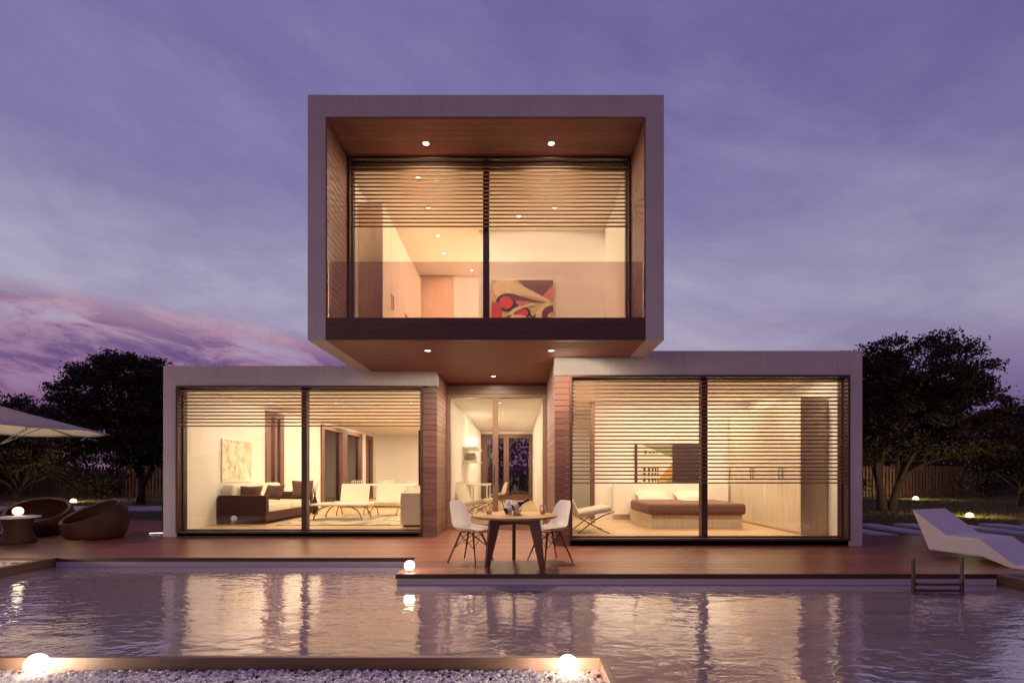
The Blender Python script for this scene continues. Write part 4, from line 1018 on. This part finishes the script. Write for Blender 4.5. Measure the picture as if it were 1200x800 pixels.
tree('broadleaf_tree', 'large spreading broadleaf tree with forked trunk beyond the bedroom wing', (12.35, 16.6, GZ),
     [(1.0, 0, 4.55, 2.0, 1.8, 1.35), (-.6, .2, 4.3, 1.3, 1.6, 1.2), (2.45, .2, 3.55, 1.45, 1.5, 1.0), (.2, -.2, 2.9, 1.9, 1.6, .9), (2.7, -.2, 2.5, 1.4, 1.3, .75), (.9, -.3, 2.15, 1.9, 1.2, .5), (-.9, 0, 2.6, .9, 1.2, 1.0)],
     [([(-.15, 0, -.1), (-.2, 0, .6), (-.32, .1, 1.5), (-.5, .1, 2.8), (-.5, .1, 4.2)], (.17, .05)), ([(.12, 0, -.1), (.26, 0, .5), (.48, -.05, 1.3), (.8, 0, 2.6), (1.0, 0, 4.3)], (.16, .05)), ([(.42, -.05, 1.1), (1.1, -.1, 1.55), (2.0, -.1, 1.85), (2.9, 0, 2.4)], (.09, .03))],
     680, 105, .10, .25)
tree('broadleaf_tree', 'dark broadleaf tree at the edge of view behind the lounger', (19.3, 19.0, GZ),
     [(.3, 0, 2.8, 2.1, 1.8, 1.1), (-.7, 0, 2.0, 1.6, 1.4, .8), (1.8, .2, 2.7, 1.6, 1.5, 1.1)], [([(0, 0, -.1), (.1, 0, 1.2), (-.1, .1, 3.0)], (.15, .04))], 380, 90, .105)
tree('broadleaf_tree', 'broadleaf tree half hidden behind the bedroom wing roof', (13.0, 21.5, GZ),
     [(0, 0, 4.9, 1.5, 1.4, 1.3), (1.8, 0, 3.2, 1.8, 1.5, 1.3)], [([(0, 0, -.1), (.1, 0, 1.8), (-.05, .1, 4.6)], (.16, .04))], 170, 90, .11)
for (x, y, w_, h_, lb) in ((-25.5, 24.3, 1.9, 1.2, 'dark rounded shrub by the fence behind the parasol pole'), (-20.9, 24.4, 1.3, .9, 'low dark shrub by the fence behind the far bowl chair'), (-14.2, 24.5, 1.2, .7, 'low dark shrub at the fence behind the big tree trunk'), (22.5, 24.2, 1.8, 1.1, 'dark rounded shrub by the fence behind the lounger'), (15.8, 24.4, 1.3, .8, 'low dark shrub by the fence beneath the spreading tree')):
    tree('garden_shrub', lb, (x, y, GZ), [(0, 0, h_ * .8, w_, .8, h_ * .7)], [([(0, 0, -.05), (0, 0, h_ * .7)], (.05, .02))], 46, 40, .12, .26, 'shrubs along the fence', 'shrub')
# wood beyond the fence, one mass
n = 60000
xs = rng.uniform(-75, 75, n); top_ = 2.1 + .7 * np.sin(xs * .31) + .5 * np.sin(xs * .83 + 1) + .35 * np.sin(xs * 1.9 + 2) + 1.9 * np.exp(-(xs / 7.0) ** 2)
C = np.column_stack([xs, rng.uniform(29, 33, n), rng.uniform(0, 1, n) ** .7 * np.maximum(top_, .6)])
o = leafmesh(C, .30, 'treeline', None); tag(o, 'dark far line of bushes beyond the timber fence', 'treeline', kind='stuff')

# ------------------------------------------------------------------ grass blades
n = 60000
X = np.concatenate([rng.uniform(-26, -6.5, n // 2), rng.uniform(6, 26, n // 2)]); Y = 12.7 + rng.uniform(0, 1, n) ** 1.3 * 12.5
for (lx, ly, sd_) in ((-18.9, 21.0, 1.7), (18.6, 23.2, 1.7), (12.75, 14.0, 1.4)):
    X = np.concatenate([X, rng.normal(lx, sd_, 6000)]); Y = np.concatenate([Y, rng.normal(ly, sd_ * .8, 6000)])
X = np.concatenate([X, rng.uniform(7, 16, 9000)]); Y = np.concatenate([Y, rng.uniform(11.9, 13.2, 9000)]); n = len(X)
P = np.column_stack([X, Y, np.full(n, GZ)]); a = rng.uniform(0, 6.28, n); hgt = rng.uniform(.02, .055, n); wd = .012
dx = np.column_stack([np.cos(a), np.sin(a), np.zeros(n)]) * wd; ln = rng.normal(size=(n, 3)) * .02; ln[:, 2] = hgt
V = np.stack([P - dx, P + dx, P + ln], 1).reshape(-1, 3); F = np.arange(n * 3).reshape(-1, 3)
t = NT('grass_blade'); oi = t.n('ShaderNodeNewGeometry'); t.bsdf(t.ramp(oi.outputs['Random Per Island'], [(0, (0.09, 0.08, 0.025)), (1, (0.19, 0.16, 0.05))]), 0.7); M_grass = t.m
me = bpy.data.meshes.new('grass'); me.from_pydata(V.tolist(), [], F.tolist()); me.materials.append(M_grass)
o = bpy.data.objects.new('grass', me); COL.objects.link(o); tag(o, 'short rough lawn grass between deck and fence', 'grass', kind='stuff')
